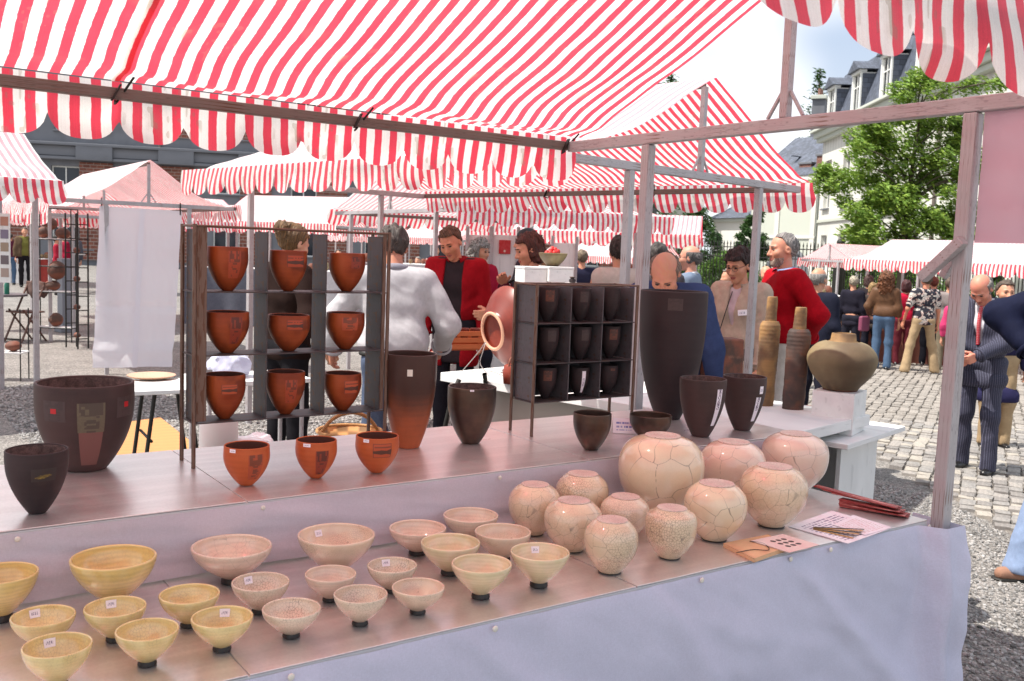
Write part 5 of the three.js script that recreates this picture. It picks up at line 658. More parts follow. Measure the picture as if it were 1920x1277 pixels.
  // exhibition panels with red pictures
  const pn = (label, x0, x1, y0, y1, d, pics) => { const a = at(x0, y1, d), b = at(x1, y1, d), e = b.clone().sub(a).setY(0), L = e.length(), t = thing('picture_board', label, 'display panel', [a.x, gy(a.x), a.z], dirYaw(e)), H = at(x0, y0, d).y - gy(a.x); part('board', box(L, H, 0.05, L / 2, H / 2, 0, 0.004), M.boardWhite, t); for (const x of [0, L]) part('post', bar(V(x, 0, 0.045), V(x, H + 0.1, 0.045), 0.04), M.steel, t); for (const [u, yy, s] of pics) { const p = at(lerp(x0, x1, u), yy, d); part('red_picture', box(s * 0.85, s, 0.02, L * u, p.y - gy(a.x), 0.036, 0.002), std({ map: tex(64, 64, (u, v) => mixc([176, 30, 34], [214, 190, 176], Math.hypot(u - 0.5, v - 0.2) < 0.09 ? 1 : 0.2 * vn(u * 9, v * 9, 3))), roughness: 0.6 }), t); } };
  pn('pale display panel with one red picture behind the red coat\'s shoulder', 872, 915, 440, 600, 11.5, [[0.6, 462, 0.17]]); pn('pale display panel with a red picture left of the auburn-haired woman', 917, 966, 440, 600, 11.3, [[0.5, 463, 0.16]]); pn('blank pale display panel showing behind the strawberries', 1030, 1075, 455, 600, 14, []);
}
{ // low folding table with plate, orange mat, paper roll and packing behind the left rack
  const y = 0.66, a = onY(228, 735, y), b = onY(400, 728, y), ex = b.clone().sub(a).setY(0), L = ex.length(), t = thing('folding_table', 'low white folding table with black legs behind the large dark pot', 'table', [a.x, 0, a.z], dirYaw(ex)), D = 0.55;
  part('table_top', box(L, 0.03, D, L / 2, y - 0.015, -D / 2, 0.006), M.boardWhite, t); for (const x of [0.22, L - 0.15]) for (const z of [-0.06, -D + 0.06]) part('leg', rod(V(x - (x < 0.3 ? 0.08 : -0.08), 0, z), V(x, y - 0.031, z), 0.014), M.black, t); part('crossbar', rod(V(0.2, 0.3, -0.06), V(0.2, 0.3, -D + 0.06), 0.01), M.black, t);
  const p = onY(284, 710, y), k = depthOf(p) / FOCAL, pl = thing('plate', 'shallow pale orange plate lying on the low white table', 'plate', [p.x, y, p.z]); part('plate_body', lathe([[0, 0.001], [22 * k, 0.001], [36 * k, 0.012], [44 * k, 0.026], [43 * k, 0.03], [34 * k, 0.016], [0, 0.008]], 48), std({ map: glaze([214, 170, 140], { fine: 0.3, tint: [190, 130, 100], tintK: 0.6 }), roughness: 0.35, side: THREE.DoubleSide }), pl); part('foot', lathe([[0, 0.0004], [20 * k, 0.0004], [20 * k, 0.004], [0, 0.004]], 32), M.clayRed, pl);
  const mt = [[222, 800], [300, 788], [392, 862], [170, 862]].map(([x, q]) => onY(x, q, 0)), mo = mt[0]; const mat = part('plywood_sheet', [grid(8, 8, (u, v) => { const q = mt[0].clone().lerp(mt[1], u).lerp(mt[3].clone().lerp(mt[2], u), v); return [q.x - mo.x, 0.03, q.z - mo.z, u, v]; }), grid(24, 1, (u, v) => { const i = Math.floor(u * 3.999), q = mt[i].clone().lerp(mt[(i + 1) % 4], u * 4 - i); return [q.x - mo.x, 0.03 * v, q.z - mo.z, u, v]; })], std({ map: tex(256, 256, (u, v) => mul([206, 142, 84], 0.84 + 0.25 * fbm(u * 3, v * 40, 3, 4, 3))), roughness: 0.6, side: THREE.DoubleSide })); mat.position.copy(mo); tag(mat, 'orange-brown plywood sheet lying on the gravel beside the low white table', 'plywood sheet');
  const rollP = onZ(410, 842, -3.55), ro = thing('paper_roll', 'thick white paper roll standing behind the left orange bowl', 'paper roll', [rollP.x, rollP.y - 0.06, rollP.z]), rk = depthOf(rollP) / FOCAL; part('roll', lathe([[12 * rk, 0], [35 * rk, 0], [35 * rk, 55 * rk + 0.06], [12 * rk, 55 * rk + 0.06], [12 * rk, 0]], 48), M.white, ro); part('core', lathe([[10 * rk, 0.002], [11.8 * rk, 0.002], [11.8 * rk, 55 * rk + 0.058], [10 * rk, 55 * rk + 0.058], [10 * rk, 0.002]], 32), std({ color: hex(150, 116, 84), roughness: 0.9 }), ro);
  const sb = thing('packing_table', 'low trestle behind the back table holding the paper roll and packing', 'table', [rollP.x + 0.55, 0, rollP.z - 0.12]); part('table_top', box(1.9, 0.025, 0.36, 0, rollP.y - 0.0735, 0, 0.004), M.boardWhite, sb); for (const x of [-0.85, 0.85]) part('trestle', [bar(V(x, 0, -0.14), V(x, rollP.y - 0.087, -0.05), 0.03), bar(V(x, 0, 0.14), V(x, rollP.y - 0.087, 0.05), 0.03)], M.steel, sb);
  const lump = (label, name, x, yb, w, h, z, mat, seed) => { const c = onZ(x, yb, z), k2 = depthOf(c) / FOCAL, r = w * k2 / 2, hh = h * k2, g = sdfMesh((X, Y, Z) => ell(X, Y, Z, 0, hh * 0.45, 0, r, hh * 0.56, r * 0.8) + 0.05 * (Math.abs(fbm(X * 11 + seed, Y * 11, Z * 11, 3) - 0.5) * 2 - 0.25) + (Y < 0 ? 0.2 : 0), [-r * 1.3, -0.01, -r * 1.2], [r * 1.3, hh * 1.3, r * 1.2], 0.009); const m = part(name, g, mat); m.position.copy(c); return m; };
  tag(lump('', 'plastic_bag', 472, 842, 100, 44, -3.6, phy({ color: hex(228, 228, 232), roughness: 0.25, side: THREE.DoubleSide }), 4), 'crumpled white plastic bag right of the paper roll', 'plastic bag').position.y = rollP.y - 0.06;
  const cr = onZ(430, 702, -5.2), lm = lump('', 'cloth_bundle', 430, 706, 76, 46, -5.2, M.linen, 7); tag(lm, 'crumpled cream cloth bundle seen above the bottom left rack bowl', 'cloth');
  const lt = thing('side_table', 'pale side table under the crumpled cloth bundle', 'table', [cr.x + 0.1, 0, cr.z]); part('table_top', box(0.6, 0.025, 0.4, 0, lm.position.y - 0.014, 0, 0.004), M.boardWhite, lt); for (const x of [-0.26, 0.26]) for (const z of [-0.16, 0.16]) part('leg', rod(V(x, 0, z), V(x, lm.position.y - 0.028, z), 0.012), M.steel, lt);
  const bk = onZ(655, 812, -3.62), bs = thing('wicker_basket', 'wicker basket with an arched handle behind the right orange bowl', 'basket', [bk.x, rollP.y - 0.06, bk.z]), wm = std({ map: tex(64, 64, (u, v, i, j) => mul([176, 132, 84], 0.7 + 0.4 * (((i >> 2) + (j >> 2)) % 2))), roughness: 0.8 }); part('basket_body', lathe([[0, 0.002], [0.1, 0.002], [0.135, 0.07], [0.13, 0.073], [0.095, 0.01], [0, 0.01]], 32), wm, bs); part('handle', tube([V(-0.13, 0.07, 0), V(-0.08, 0.125, 0), V(0, 0.15, 0), V(0.08, 0.125, 0), V(0.13, 0.07, 0)], 0.008, 24, 8), wm, bs); part('rim', new THREE.TorusGeometry(0.133, 0.007, 8, 36).rotateX(Math.PI / 2).translate(0, 0.073, 0), wm, bs);
  const ch = onY(838, 860, 0.3), cc = thing('folding_chair', 'black tubular chair half hidden behind the tall brown vase', 'chair', [2.66, 0, -4.35], -2.6); for (const s of [-1, 1]) part('frame', tube([V(0.2 * s, 0.01, 0.2), V(0.2 * s, 0.45, 0), V(0.19 * s, 0.95, -0.12), V(0.15 * s, 1.02, -0.13)], 0.013, 30, 8), M.black, cc); part('seat', box(0.38, 0.03, 0.38, 0, 0.46, 0.08, 0.01), M.black, cc); part('backrest', box(0.34, 0.2, 0.02, 0, 0.86, -0.11, 0.008), M.black, cc); for (const s of [-1, 1]) part('leg', tube([V(0.18 * s, 0.01, -0.2), V(0.18 * s, 0.46, 0.2)], 0.012, 8, 8), M.black, cc);
}
{ // left side of the square
  const wm = M.black, base = onY(97, 625, 0), d = depthOf(base), k = d / FOCAL, sc = (n) => n * k;
  const rack = onY(105, 640, 0), w = sc(66), H = at(95, 395, d).y, st = thing('wire_stand', 'tall thin wire stand of clay balls in the gap at the left', 'stand', [rack.x, 0, rack.z], -0.6);
  for (const x of [-w / 2, w / 2]) for (const z of [-0.12, 0.12]) part('upright', rod(V(x, 0, z), V(x, H, z), 0.009), wm, st); const lev = [sc(24), sc(86), sc(130), sc(176), H]; for (const yy of lev) { part('shelf_frame', [rod(V(-w / 2, yy, -0.12), V(w / 2, yy, -0.12), 0.007), rod(V(-w / 2, yy, 0.12), V(w / 2, yy, 0.12), 0.007), rod(V(-w / 2, yy, -0.12), V(-w / 2, yy, 0.12), 0.007), rod(V(w / 2, yy, -0.12), V(w / 2, yy, 0.12), 0.007)], wm, st); }
  for (const q of [0, 1, 3]) part('shelf', plain(w - 0.03, 0.01, 0.22, 0, lev[q] + 0.012, 0), M.boardWhite, st);
  const ball = (label, x, y, yy, r, sy = 1) => { const q = V(x, yy, y).applyAxisAngle(V(0, 1, 0), -0.6).add(st.position), g = new THREE.SphereGeometry(r, 28, 20).scale(1, sy, 1).translate(0, r * sy, 0), p = g.attributes.position; for (let i = 0; i < p.count; i++) { const f = 1 + 0.12 * (fbm(p.getX(i) * 12 + x * 9, p.getY(i) * 12, p.getZ(i) * 12, 3) - 0.5); p.setXYZ(i, p.getX(i) * f, p.getY(i), p.getZ(i) * f); } g.computeVertexNormals(); const m = part('clay_ball', g, M.clayRed); m.position.copy(q); tag(m, label, 'clay ball'); };
  ball('clay ball on the bottom white shelf of the wire stand', 0, 0, lev[0] + 0.017, sc(12)); ball('flat brown clay ball on the second shelf of the wire stand', -0.05, 0, lev[1] + 0.017, sc(13), 0.7); ball('big leaning clay ball in the middle of the wire stand', 0.02, 0, lev[1] + 0.019 + sc(19), sc(15), 1.1); ball('clay ball at left on the upper shelf of the wire stand', -w * 0.3, 0, lev[3] + 0.017, sc(10)); ball('clay ball at right on the upper shelf of the wire stand', w * 0.2, 0, lev[3] + 0.017, sc(12), 0.8); 
  const pc = at(99, 420, d), pole = thing('pole_ball', 'brown clay ball on a thin pole at the top of the wire stand', 'clay ball', [pc.x, 0, pc.z - 0.3]); part('ball', new THREE.SphereGeometry(sc(14), 28, 20).scale(1, 0.85, 1).translate(0, pc.y, 0), M.clayRed, pole); part('pole', rod(V(0, 0, 0), V(0, pc.y - sc(10), 0), 0.01), wm, pole);
  const gp = onY(105, 628, 0), col = thing('grey_column', 'grey square column standing behind the wire stand', 'column', [gp.x + 0.25, 0, gp.z - 0.5], 0.2); part('shaft', box(0.22, sc(140), 0.22, 0, sc(70), 0, 0.01), std({ color: hex(124, 128, 136), roughness: 0.7 }), col); part('plinth', box(0.3, 0.08, 0.3, 0, 0.041, 0, 0.01), std({ color: hex(112, 116, 124), roughness: 0.7 }), col);
  // folding chair and little round table
  const cp = onY(48, 640, 0), ck = depthOf(cp) / FOCAL, c = thing('folding_chair', 'wooden folding chair at the left edge beside the stall post', 'chair', [cp.x, 0, cp.z], 0.5), cm = std({ color: hex(92, 62, 52), roughness: 0.6 });
  for (const z of [-0.19, 0.19]) { part('leg', bar(V(-0.22, 0, z), V(0.2, 0.9, z), 0.03, 0.02), cm, c); part('leg', bar(V(0.24, 0, z * 0.86), V(-0.16, 0.5, z * 0.86), 0.03, 0.02), cm, c); } part('seat', box(0.38, 0.025, 0.4, 0.0, 0.46, 0, 0.006), cm, c); part('backrest', box(0.03, 0.2, 0.42, 0.19, 0.82, 0, 0.008), cm, c); part('jacket', sdfMesh((x, y, z) => ell(x, y, z, 0.2, 0.8, 0, 0.05, 0.14, 0.24) + 0.03 * (fbm(x * 12, y * 12, z * 12, 3) - 0.5), [0.1, 0.6, -0.3], [0.32, 1, 0.3], 0.015), std({ color: hex(88, 66, 60), roughness: 0.9 }), c);
  const tp = onY(4, 640, 0), tt = thing('round_table', 'small dark round table cut by the left edge', 'table', [tp.x, 0, tp.z]); part('table_top', rod(V(0, 0.7, 0), V(0, 0.73, 0), 0.36, 0.36, 40), std({ color: hex(84, 80, 84), roughness: 0.4 }), tt); part('pillar', rod(V(0, 0.03, 0), V(0, 0.7, 0), 0.02), wm, tt); for (let i = 0; i < 3; i++) part('foot', bar(V(0, 0.04, 0), V(Math.cos(i * 2.1) * 0.3, 0.015, Math.sin(i * 2.1) * 0.3), 0.025), wm, tt);
  const bp = at(3, 575, depthOf(tp)), bt = thing('green_bottle', 'green bottle standing on the dark round table at the left edge', 'bottle', [tp.x + 0.06, 0.7305, tp.z + 0.1]); part('bottle_body', lathe([[0, 0], [0.035, 0], [0.037, 0.14], [0.014, 0.19], [0.013, 0.24], [0, 0.24]], 28), phy({ color: hex(30, 110, 90), roughness: 0.15 }), bt); part('stopper', rod(V(0, 0.241, 0), V(0, 0.26, 0), 0.014), M.black, bt);
  const lp = onY(12, 712, 0), ls = thing('low_rack', 'low black rack with white shelf of stones at the bottom left of the square', 'rack', [lp.x, 0, lp.z], -0.5), lh = 0.32; for (const x of [-0.2, 0.2]) for (const z of [-0.12, 0.12]) part('upright', rod(V(x, 0, z), V(x, lh + 0.5, z), 0.007), wm, ls); part('shelf', plain(0.42, 0.012, 0.26, 0, lh, 0), M.boardWhite, ls);
  for (const [x, r, l] of [[-0.1, 0.07, 'left'], [0.08, 0.085, 'right']]) { const q = V(x, lh + 0.007, 0).applyAxisAngle(V(0, 1, 0), -0.5).add(ls.position), m = part('stone_pot', lathe(spline([[0.2 * r, 0], [0.9 * r, 0.4 * r], [r, 0.9 * r], [0.6 * r, 1.3 * r], [0.3 * r, 1.4 * r], [0, 1.3 * r]], 20), 28), M.clayRed); m.position.copy(q); tag(m, `rounded clay pot on the ${l} of the low black rack`, 'pot'); }
  // dark display rack edge-on by the banner
  const dp = onY(146, 655, 0), dr = thing('black_rack', 'tall black ladder-like rack seen edge-on just left of the white banner', 'rack', [dp.x, 0, dp.z], 0.3), dh = at(143, 400, depthOf(dp)).y; for (const x of [0, 0.16]) for (const z of [0, -0.34]) part('upright', rod(V(x, 0, z), V(x, dh, z), 0.012), wm, dr); for (let i = 0; i < 9; i++) part('rung', [rod(V(0, 0.15 + i * dh / 9.5, 0), V(0.16, 0.15 + i * dh / 9.5, 0), 0.008), rod(V(0, 0.15 + i * dh / 9.5, -0.34), V(0.16, 0.15 + i * dh / 9.5, -0.34), 0.008)], wm, dr); for (let i = 0; i < 4; i++) part('stone', new THREE.SphereGeometry(0.06, 18, 12).scale(0.8, 0.7, 1).translate(0.08, 0.19 + i * 2 * dh / 9.5, -0.17), M.clayRed, dr);
  // photo strip on the left post, far counters
  const ph = at(8, 400, 8.6), ps = thing('photo_strip', 'hanging strip of small photographs left of the stall post', 'photographs', ph, -0.6); part('strip', plain(0.1, 0.62, 0.004, 0, -0.31, 0), M.boardWhite, ps); for (let i = 0; i < 5; i++) part('photo', plain(0.07, 0.08, 0.003, 0, -0.07 - i * 0.115, 0.004), std({ color: [hex(170, 120, 100), hex(120, 110, 130), hex(150, 130, 110), hex(104, 92, 96), hex(160, 140, 130)][i], roughness: 0.4 }), ps);
  const counter = (label, x0, x1, yt, d, c) => { const a = at(x0, yt, d), b = at(x1, yt, d), e = b.clone().sub(a).setY(0), L = e.length(), t = thing('market_counter', label, 'counter', [a.x, gy(a.x), a.z], dirYaw(e), 'draped counters under the far stalls'); part('drape', grid(Math.round(L / 0.06), 8, (u, v) => [u * L, (a.y - gy(a.x)) * (1 - v), 0.02 * Math.sin(u * L * 14) * v, u * L, v]), fab(c), t); part('table_top', box(L, 0.03, 0.7, L / 2, a.y - gy(a.x), -0.35, 0.005), M.boardWhite, t); const R_ = rng(x0 + 999); for (let i = 0; i < Math.min(14, L * 4); i++) { const s = 0.05 + 0.06 * R_(); part('ware', lathe(spline([[s * 0.5, 0], [s, s * 0.8], [s * 0.8, s * 1.6], [s * 0.4, s * 2], [0, s * 1.9]], 10), 14), [M.clayRed, M.clay, M.clayOchre, M.redGlaze, M.darker][i % 5], t).position.set(0.15 + (L - 0.3) * R_(), a.y - gy(a.x) + 0.016, -0.15 - 0.4 * R_()); } };
  counter('white draped counter far behind the olive-shirt man', -20, 55, 478, 31, [216, 214, 216]); counter('white draped counter far right of the wire stand', 112, 140, 476, 27.5, [214, 212, 214]); counter('red draped counter at the far left stall', 55, 90, 485, 30.5, [150, 60, 56]);
  counter('dark counter behind the top row of orange bowls', 345, 480, 500, 19, [110, 112, 124]); counter('pale counter seen through the left rack', 480, 640, 505, 18.5, [196, 192, 196]); counter('pale counter left of the red coat', 660, 830, 492, 22, [200, 196, 198]); counter('white counter behind the maroon woman', 920, 1060, 510, 13, [212, 206, 206]); counter('pale counter beyond the cream vest', 1075, 1230, 515, 16, [186, 176, 180]);
  counter('brown produce counter behind the red sweater', 1530, 1590, 555, 19, [110, 84, 66]); counter('counter hidden behind the right-hand crowd', 1600, 1830, 560, 17.5, [150, 96, 84]);
}
// head in its own axes: origin amid the head, y up, z where it looks
function headSDF(x, y, z) {
  const ax = Math.abs(x);
  let d = ell(x, y, z, 0, 0.028, -0.012, 0.076, 0.094, 0.098);
  d = smin(d, ell(x, y, z, 0, -0.05, 0.026, 0.056, 0.066, 0.064), 0.04);
  d = smin(d, Math.hypot(x, y + 0.1, z - 0.066) - 0.021, 0.03);
  d = smin(d, Math.hypot(ax - 0.042, y + 0.022, z - 0.058) - 0.024, 0.025);
  d = smin(d, caps(ax, y, z, [0.008, 0.024, 0.086, 0.042, 0.026, 0.074, 0.009, 0.008]), 0.015);
  d = smax(d, -(Math.hypot(ax - 0.031, y - 0.006, z - 0.103) - 0.016), 0.014);
  d = smin(d, caps(x, y, z, [0, 0.012, 0.088, 0, -0.03, 0.108, 0.007, 0.013]), 0.012);
  d = smin(d, Math.hypot(ax - 0.012, y + 0.034, z - 0.096) - 0.008, 0.01);
  d = smin(d, caps(ax, y, z, [0, -0.058, 0.089, 0.02, -0.062, 0.078, 0.007, 0.004]), 0.008);
  d = smin(d, caps(ax, y, z, [0, -0.071, 0.087, 0.016, -0.07, 0.078, 0.0075, 0.004]), 0.008);
  d = smax(d, -caps(ax, y, z, [0, -0.0645, 0.098, 0.023, -0.066, 0.084, 0.003, 0.002]), 0.005);
  d = smin(d, smax(ell(x, y, z, ax === x ? 0.079 : -0.079, -0.002, -0.012, 0.011, 0.032, 0.02), -(Math.hypot(ax - 0.093, y - 0.0, z + 0.004) - 0.012), 0.006), 0.008);
  return d;
}
const headGeo = {}, hairGeo = {};
const headOf = (c) => (headGeo[c] ??= sdfMesh(headSDF, [-0.1, -0.135, -0.125], [0.1, 0.135, 0.135], c));
const HAIR = {
  short: (x, y, z, n) => Math.max(ell(x, y, z, 0, 0.036, -0.016, 0.086, 0.102, 0.108) - n * 0.014, -(y - 0.085 + (z < 0.03 ? Math.max(0, 0.03 - z) * 1.9 : 0) ) * 0.7, z - 0.085),
  thin: (x, y, z, n) => Math.max(ell(x, y, z, 0, 0.03, -0.016, 0.081, 0.097, 0.104) - n * 0.008, -(y - 0.09 + Math.max(0, 0.03 - z) * 1.9) * 0.7, z - 0.07),
  fringe: (x, y, z, n) => Math.max(ell(x, y, z, 0, 0.018, -0.018, 0.086, 0.09, 0.105) - n * 0.012, y - 0.06, -y - 0.07 + Math.max(0, z) * 1.2, z - 0.022, Math.abs(x) < 0.05 ? z + 0.06 : -1),
  bob: (x, y, z, n) => Math.max(smin(ell(x, y, z, 0, 0.036, -0.02, 0.09, 0.103, 0.11), ell(x, y, z, 0, -0.05, -0.045, 0.088, 0.075, 0.07), 0.05) - n * 0.016, -(y - 0.07 + (z < 0.045 ? 0.3 : 0)) * 0.8, z - 0.1, z > 0.03 ? (0.058 - y) * 0.7 : -1),
  crop: (x, y, z, n) => Math.max(ell(x, y, z, 0, 0.036, -0.016, 0.09, 0.104, 0.111) - n * 0.02, -(y - 0.062 + Math.max(0, 0.045 - z) * 1.8) * 0.6, -y - 0.06, z - 0.1),
  curly: (x, y, z, n) => Math.max(smin(ell(x, y, z, 0, 0.03, -0.03, 0.108, 0.115, 0.115), ell(x, y, z, 0, -0.12, -0.06, 0.12, 0.13, 0.075), 0.06) - n * 0.045, z > 0.03 ? (0.05 - y) * 0.7 : -1),
  bun: (x, y, z, n) => smin(Math.max(ell(x, y, z, 0, 0.034, -0.018, 0.087, 0.102, 0.108) - n * 0.01, -(y - 0.07 + Math.max(0, 0.04 - z) * 2.2) * 0.7), ell(x, y, z, 0, 0.055, -0.125, 0.05, 0.05, 0.042) - n * 0.022, 0.02),
  cap: (x, y, z, n) => Math.max(ell(x, y, z, 0, 0.04, -0.012, 0.087, 0.1, 0.107), (0.045 - y) + 0.12 * z),
};
const hairOf = (s, c) => (hairGeo[s + c] ??= sdfMesh((x, y, z) => HAIR[s](x, y, z, s === 'cap' ? 0 : fbm(x * 55 + (s === 'curly' ? 0 : z * 30), y * (s === 'curly' ? 55 : 22), z * 55, 3) * 2.6 - 1.0), [-0.17, -0.27, -0.2], [0.17, 0.2, 0.13], c));
const neckless = (r) => r;
function handGeo(curl, side, c) {                           // origin at the wrist, fingers along y, palm towards +z, thumb towards side * x
  const seg = [[0, -0.004, 0, 0, 0.03, 0, 0.024, 0.026], [-0.022, 0.05, 0, 0.022, 0.05, 0, 0.019, 0.019], [-0.026, 0.082, 0, 0.026, 0.084, 0, 0.014, 0.014]], fing = [];
  [[0.031, 0.088, 0.07], [0.0105, 0.092, 0.079], [-0.0105, 0.089, 0.074], [-0.031, 0.08, 0.058]].forEach(([bx, by, len], q) => { let p = V(bx * side, by, 0), a = curl * (0.75 + q * 0.1); for (let s = 0; s < 3; s++) { const l = len * [0.45, 0.31, 0.24][s], e = p.clone().add(V(0, Math.cos(a) * l, Math.sin(a) * l)); fing.push(cap(p, e, 0.0092 - s * 0.0008, 0.0086 - s * 0.001)); p = e; a += curl * 0.95; } });
  let p = V(0.02 * side, 0.03, 0.004); for (const [dx, dy, dz, l] of [[0.75, 0.6, 0.3, 0.036], [0.35, 0.8, 0.3 + curl * 0.4, 0.032], [0.1, 0.85, 0.3 + curl * 0.5, 0.024]]) { const e = p.clone().add(V(dx * side, dy, dz).normalize().multiplyScalar(l)); fing.push(cap(p, e, 0.0115, 0.0098)); p = e; }
  const f1 = blend(seg, 0.03); return sdfMesh((x, y, z) => { let d = Math.max(f1(x, y, z), Math.abs(z) - 0.0155); for (const q of fing) d = smin(d, caps(x, y, z, q), 0.007); return d; }, [-0.08, -0.035, -0.04], [0.08, 0.19, 0.11], c);
}
const hands = {}; const handOf = (curl, side, c) => (hands[[curl, side, c]] ??= handGeo(curl, side, c));
const eyeM = std({ color: hex(50, 40, 36), roughness: 0.2 }), eyeWhite = std({ color: hex(214, 206, 200), roughness: 0.3 }), shoeM = std({ color: hex(26, 24, 24), roughness: 0.3 });

// o: px, py of the top of the head and depth d; look: heading as a bearing (0 = towards the camera, 90 = to its right)
function person(o) {
  const { px: hx, py, d, face = 0, lean = 0, side = 0, nod = 0, turn = 0, top, pants, hair, hairC = [60, 44, 34], skin = [206, 150, 122], build = 1, q = d < 8.5 ? 0 : d < 11 ? 1 : 2, label, stride = 0, hemY, bent = 0 } = o;
  const head3 = at(hx, py, d), g0 = gy(head3.x);
  const lq0 = new THREE.Quaternion().setFromEuler(new THREE.Euler(lean, 0, side)), hq0 = lq0.clone().multiply(new THREE.Quaternion().setFromEuler(new THREE.Euler(nod, turn, o.tilt ?? 0, 'YXZ')));
  const top1 = V(0, 0.545, -0.012).applyQuaternion(lq0).y + 0.93 + V(0, 0.15, 0.022).applyQuaternion(hq0).y + 0.12;
  const H0 = o.H ?? head3.y - g0, S = H0 / top1, cB = [0.0135, 0.02, 0.03][q], cH = [0.006, 0.009, 0.014][q];
  const J = (x, y, z) => V(x * S, y * S, z * S), hipY = 0.93;
  const lq = new THREE.Quaternion().setFromEuler(new THREE.Euler(lean, 0, side)), U = (x, y, z) => J(x, y - hipY, z).applyQuaternion(lq).add(J(0, hipY, 0));
  const neck = U(0, 1.475, -0.012), hq = lq.clone().multiply(new THREE.Quaternion().setFromEuler(new THREE.Euler(nod, turn, o.tilt ?? 0, 'YXZ'))), hc = neck.clone().add(J(0, 0.15, 0.022).applyQuaternion(hq));
  const root = thing('person', label, 'person', [0, g0, 0], 0);
  const yaw = facing(V(head3.x, 0, head3.z)) + face * Math.PI / 180; root.rotation.y = yaw;
  const off = hc.clone().setY(0).applyAxisAngle(V(0, 1, 0), yaw); root.position.set(head3.x - off.x, g0, head3.z - off.z);
  // arms: aim of each hand in body axes (metres at standard height), elbows outwards and back
  const arms = [1, -1].map((s) => {
    const sh = U(0.185 * s * build, 1.42, -0.01), tgt = o[s > 0 ? 'left' : 'right'] ?? [0.25 * s, 0.86, 0.04], w = o.armsWithLean ? U(...tgt) : J(...tgt), pole = J(...(o[s > 0 ? 'poleL' : 'poleR'] ?? [0.5 * s, -0.5, -0.6]));
    const la = 0.30 * S, lb = 0.265 * S, dv = w.clone().sub(sh); let D = dv.length(); if (D > (la + lb) * 0.995) { dv.setLength((la + lb) * 0.995); D = dv.length(); } const w2 = sh.clone().add(dv); dv.normalize();
    const a = (la * la - lb * lb + D * D) / (2 * D), h = Math.sqrt(Math.max(0, la * la - a * a)), pn = pole.addScaledVector(dv, -pole.dot(dv)).normalize(); return { s, sh, el: sh.clone().addScaledVector(dv, a).addScaledVector(pn, h), w: w2 };
  });
  const legs = [1, -1].map((s) => { const st = stride * s, hip = J(0.09 * s, hipY, 0), an = J((0.1 + (o.spread ?? 0)) * s, 0.085 + (o.lift && s === o.lift ? 0.06 : 0), st * 0.9), kn = hip.clone().lerp(an, 0.5).add(J(0.01 * s, 0, 0.03 + Math.abs(st) * 0.06)); return { s, hip, kn, an }; });
  // body
  const sk = skinOf(skin), bodyList = [cap(U(-0.12, 1.4, 0), U(0.12, 1.4, 0), 0.06 * S), cap(U(-0.07, 1.22, 0.01), U(0.07, 1.22, 0.01), 0.08 * S), cap(U(-0.06, 1.0, 0), U(0.06, 1.0, 0), 0.075 * S), cap(U(0, 1.36, -0.02), hc.clone().add(J(0, -0.06, -0.015).applyQuaternion(hq)), 0.062 * S, 0.052 * S)];
  for (const a of arms) bodyList.push(cap(a.sh, a.el, 0.043 * S, 0.036 * S), cap(a.el, a.w, 0.037 * S, 0.026 * S));
  for (const l of legs) bodyList.push(cap(l.hip, l.kn, 0.07 * S, 0.048 * S), cap(l.kn, l.an, 0.047 * S, 0.035 * S));
  const geos = [sdfMesh(blend(bodyList, 0.04), ...around(bodyList, cB * 2), Math.max(cB * 1.15, 0.02))];
  const HM = new THREE.Matrix4().compose(hc, hq, V(S * (o.headS ?? 1), S * (o.headS ?? 1), S * (o.headS ?? 1)));
  geos.push(headOf(cH).clone().applyMatrix4(HM));
  for (const a of arms) { const dir = a.w.clone().sub(a.el).normalize(), inn = V(-a.s, 0, 0.25); const zz = (o.palm ? J(...o.palm) : inn).addScaledVector(dir, -(o.palm ? J(...o.palm) : inn).dot(dir)).normalize(), xx = dir.clone().cross(zz); geos.push(handOf(o.curl ?? 0.5, a.s > 0 ? -1 : 1, q ? 0.0085 : 0.0055).clone().applyMatrix4(new THREE.Matrix4().makeBasis(xx, dir, zz).setPosition(a.w).scale(V(S, S, S)))); }
  part('body', geos, sk, root);
  if (q < 2) for (const s of [-1, 1]) part('eye', [new THREE.SphereGeometry(0.0118 * S, 10, 8).scale(1.1, 0.62, 1).translate(0.031 * S, 0, 0).applyMatrix4(new THREE.Matrix4())].map((g) => g.translate((s < 0 ? -0.062 : 0) * S, 0.007 * S, 0.079 * S).applyQuaternion(hq).translate(hc.x, hc.y, hc.z)), eyeM, root);
  if (q < 2 && o.brow !== false) part('eyebrows', [-1, 1].map((s) => rod(V(0.014 * s, 0.03, 0.097), V(0.045 * s, 0.028, 0.078), 0.0042, 0.003, 6).applyMatrix4(HM)), hairMat(o.browC ?? hairC), root);
  if (q < 2) part('lips', [tube([V(-0.021, -0.065, 0.084), V(-0.008, -0.061, 0.095), V(0.008, -0.061, 0.095), V(0.021, -0.065, 0.084), V(0.01, -0.071, 0.093), V(-0.01, -0.071, 0.093), V(-0.021, -0.065, 0.084)], 0.0032, 24, 5).applyMatrix4(HM)], skinOf(o.lip ?? [176, 104, 96]), root);
  if (hair) part(hair === 'cap' ? 'cap' : 'hair', hairOf(hair, [0.0075, 0.011, 0.016][q]).clone().applyMatrix4(HM), hairMat(hairC), root);
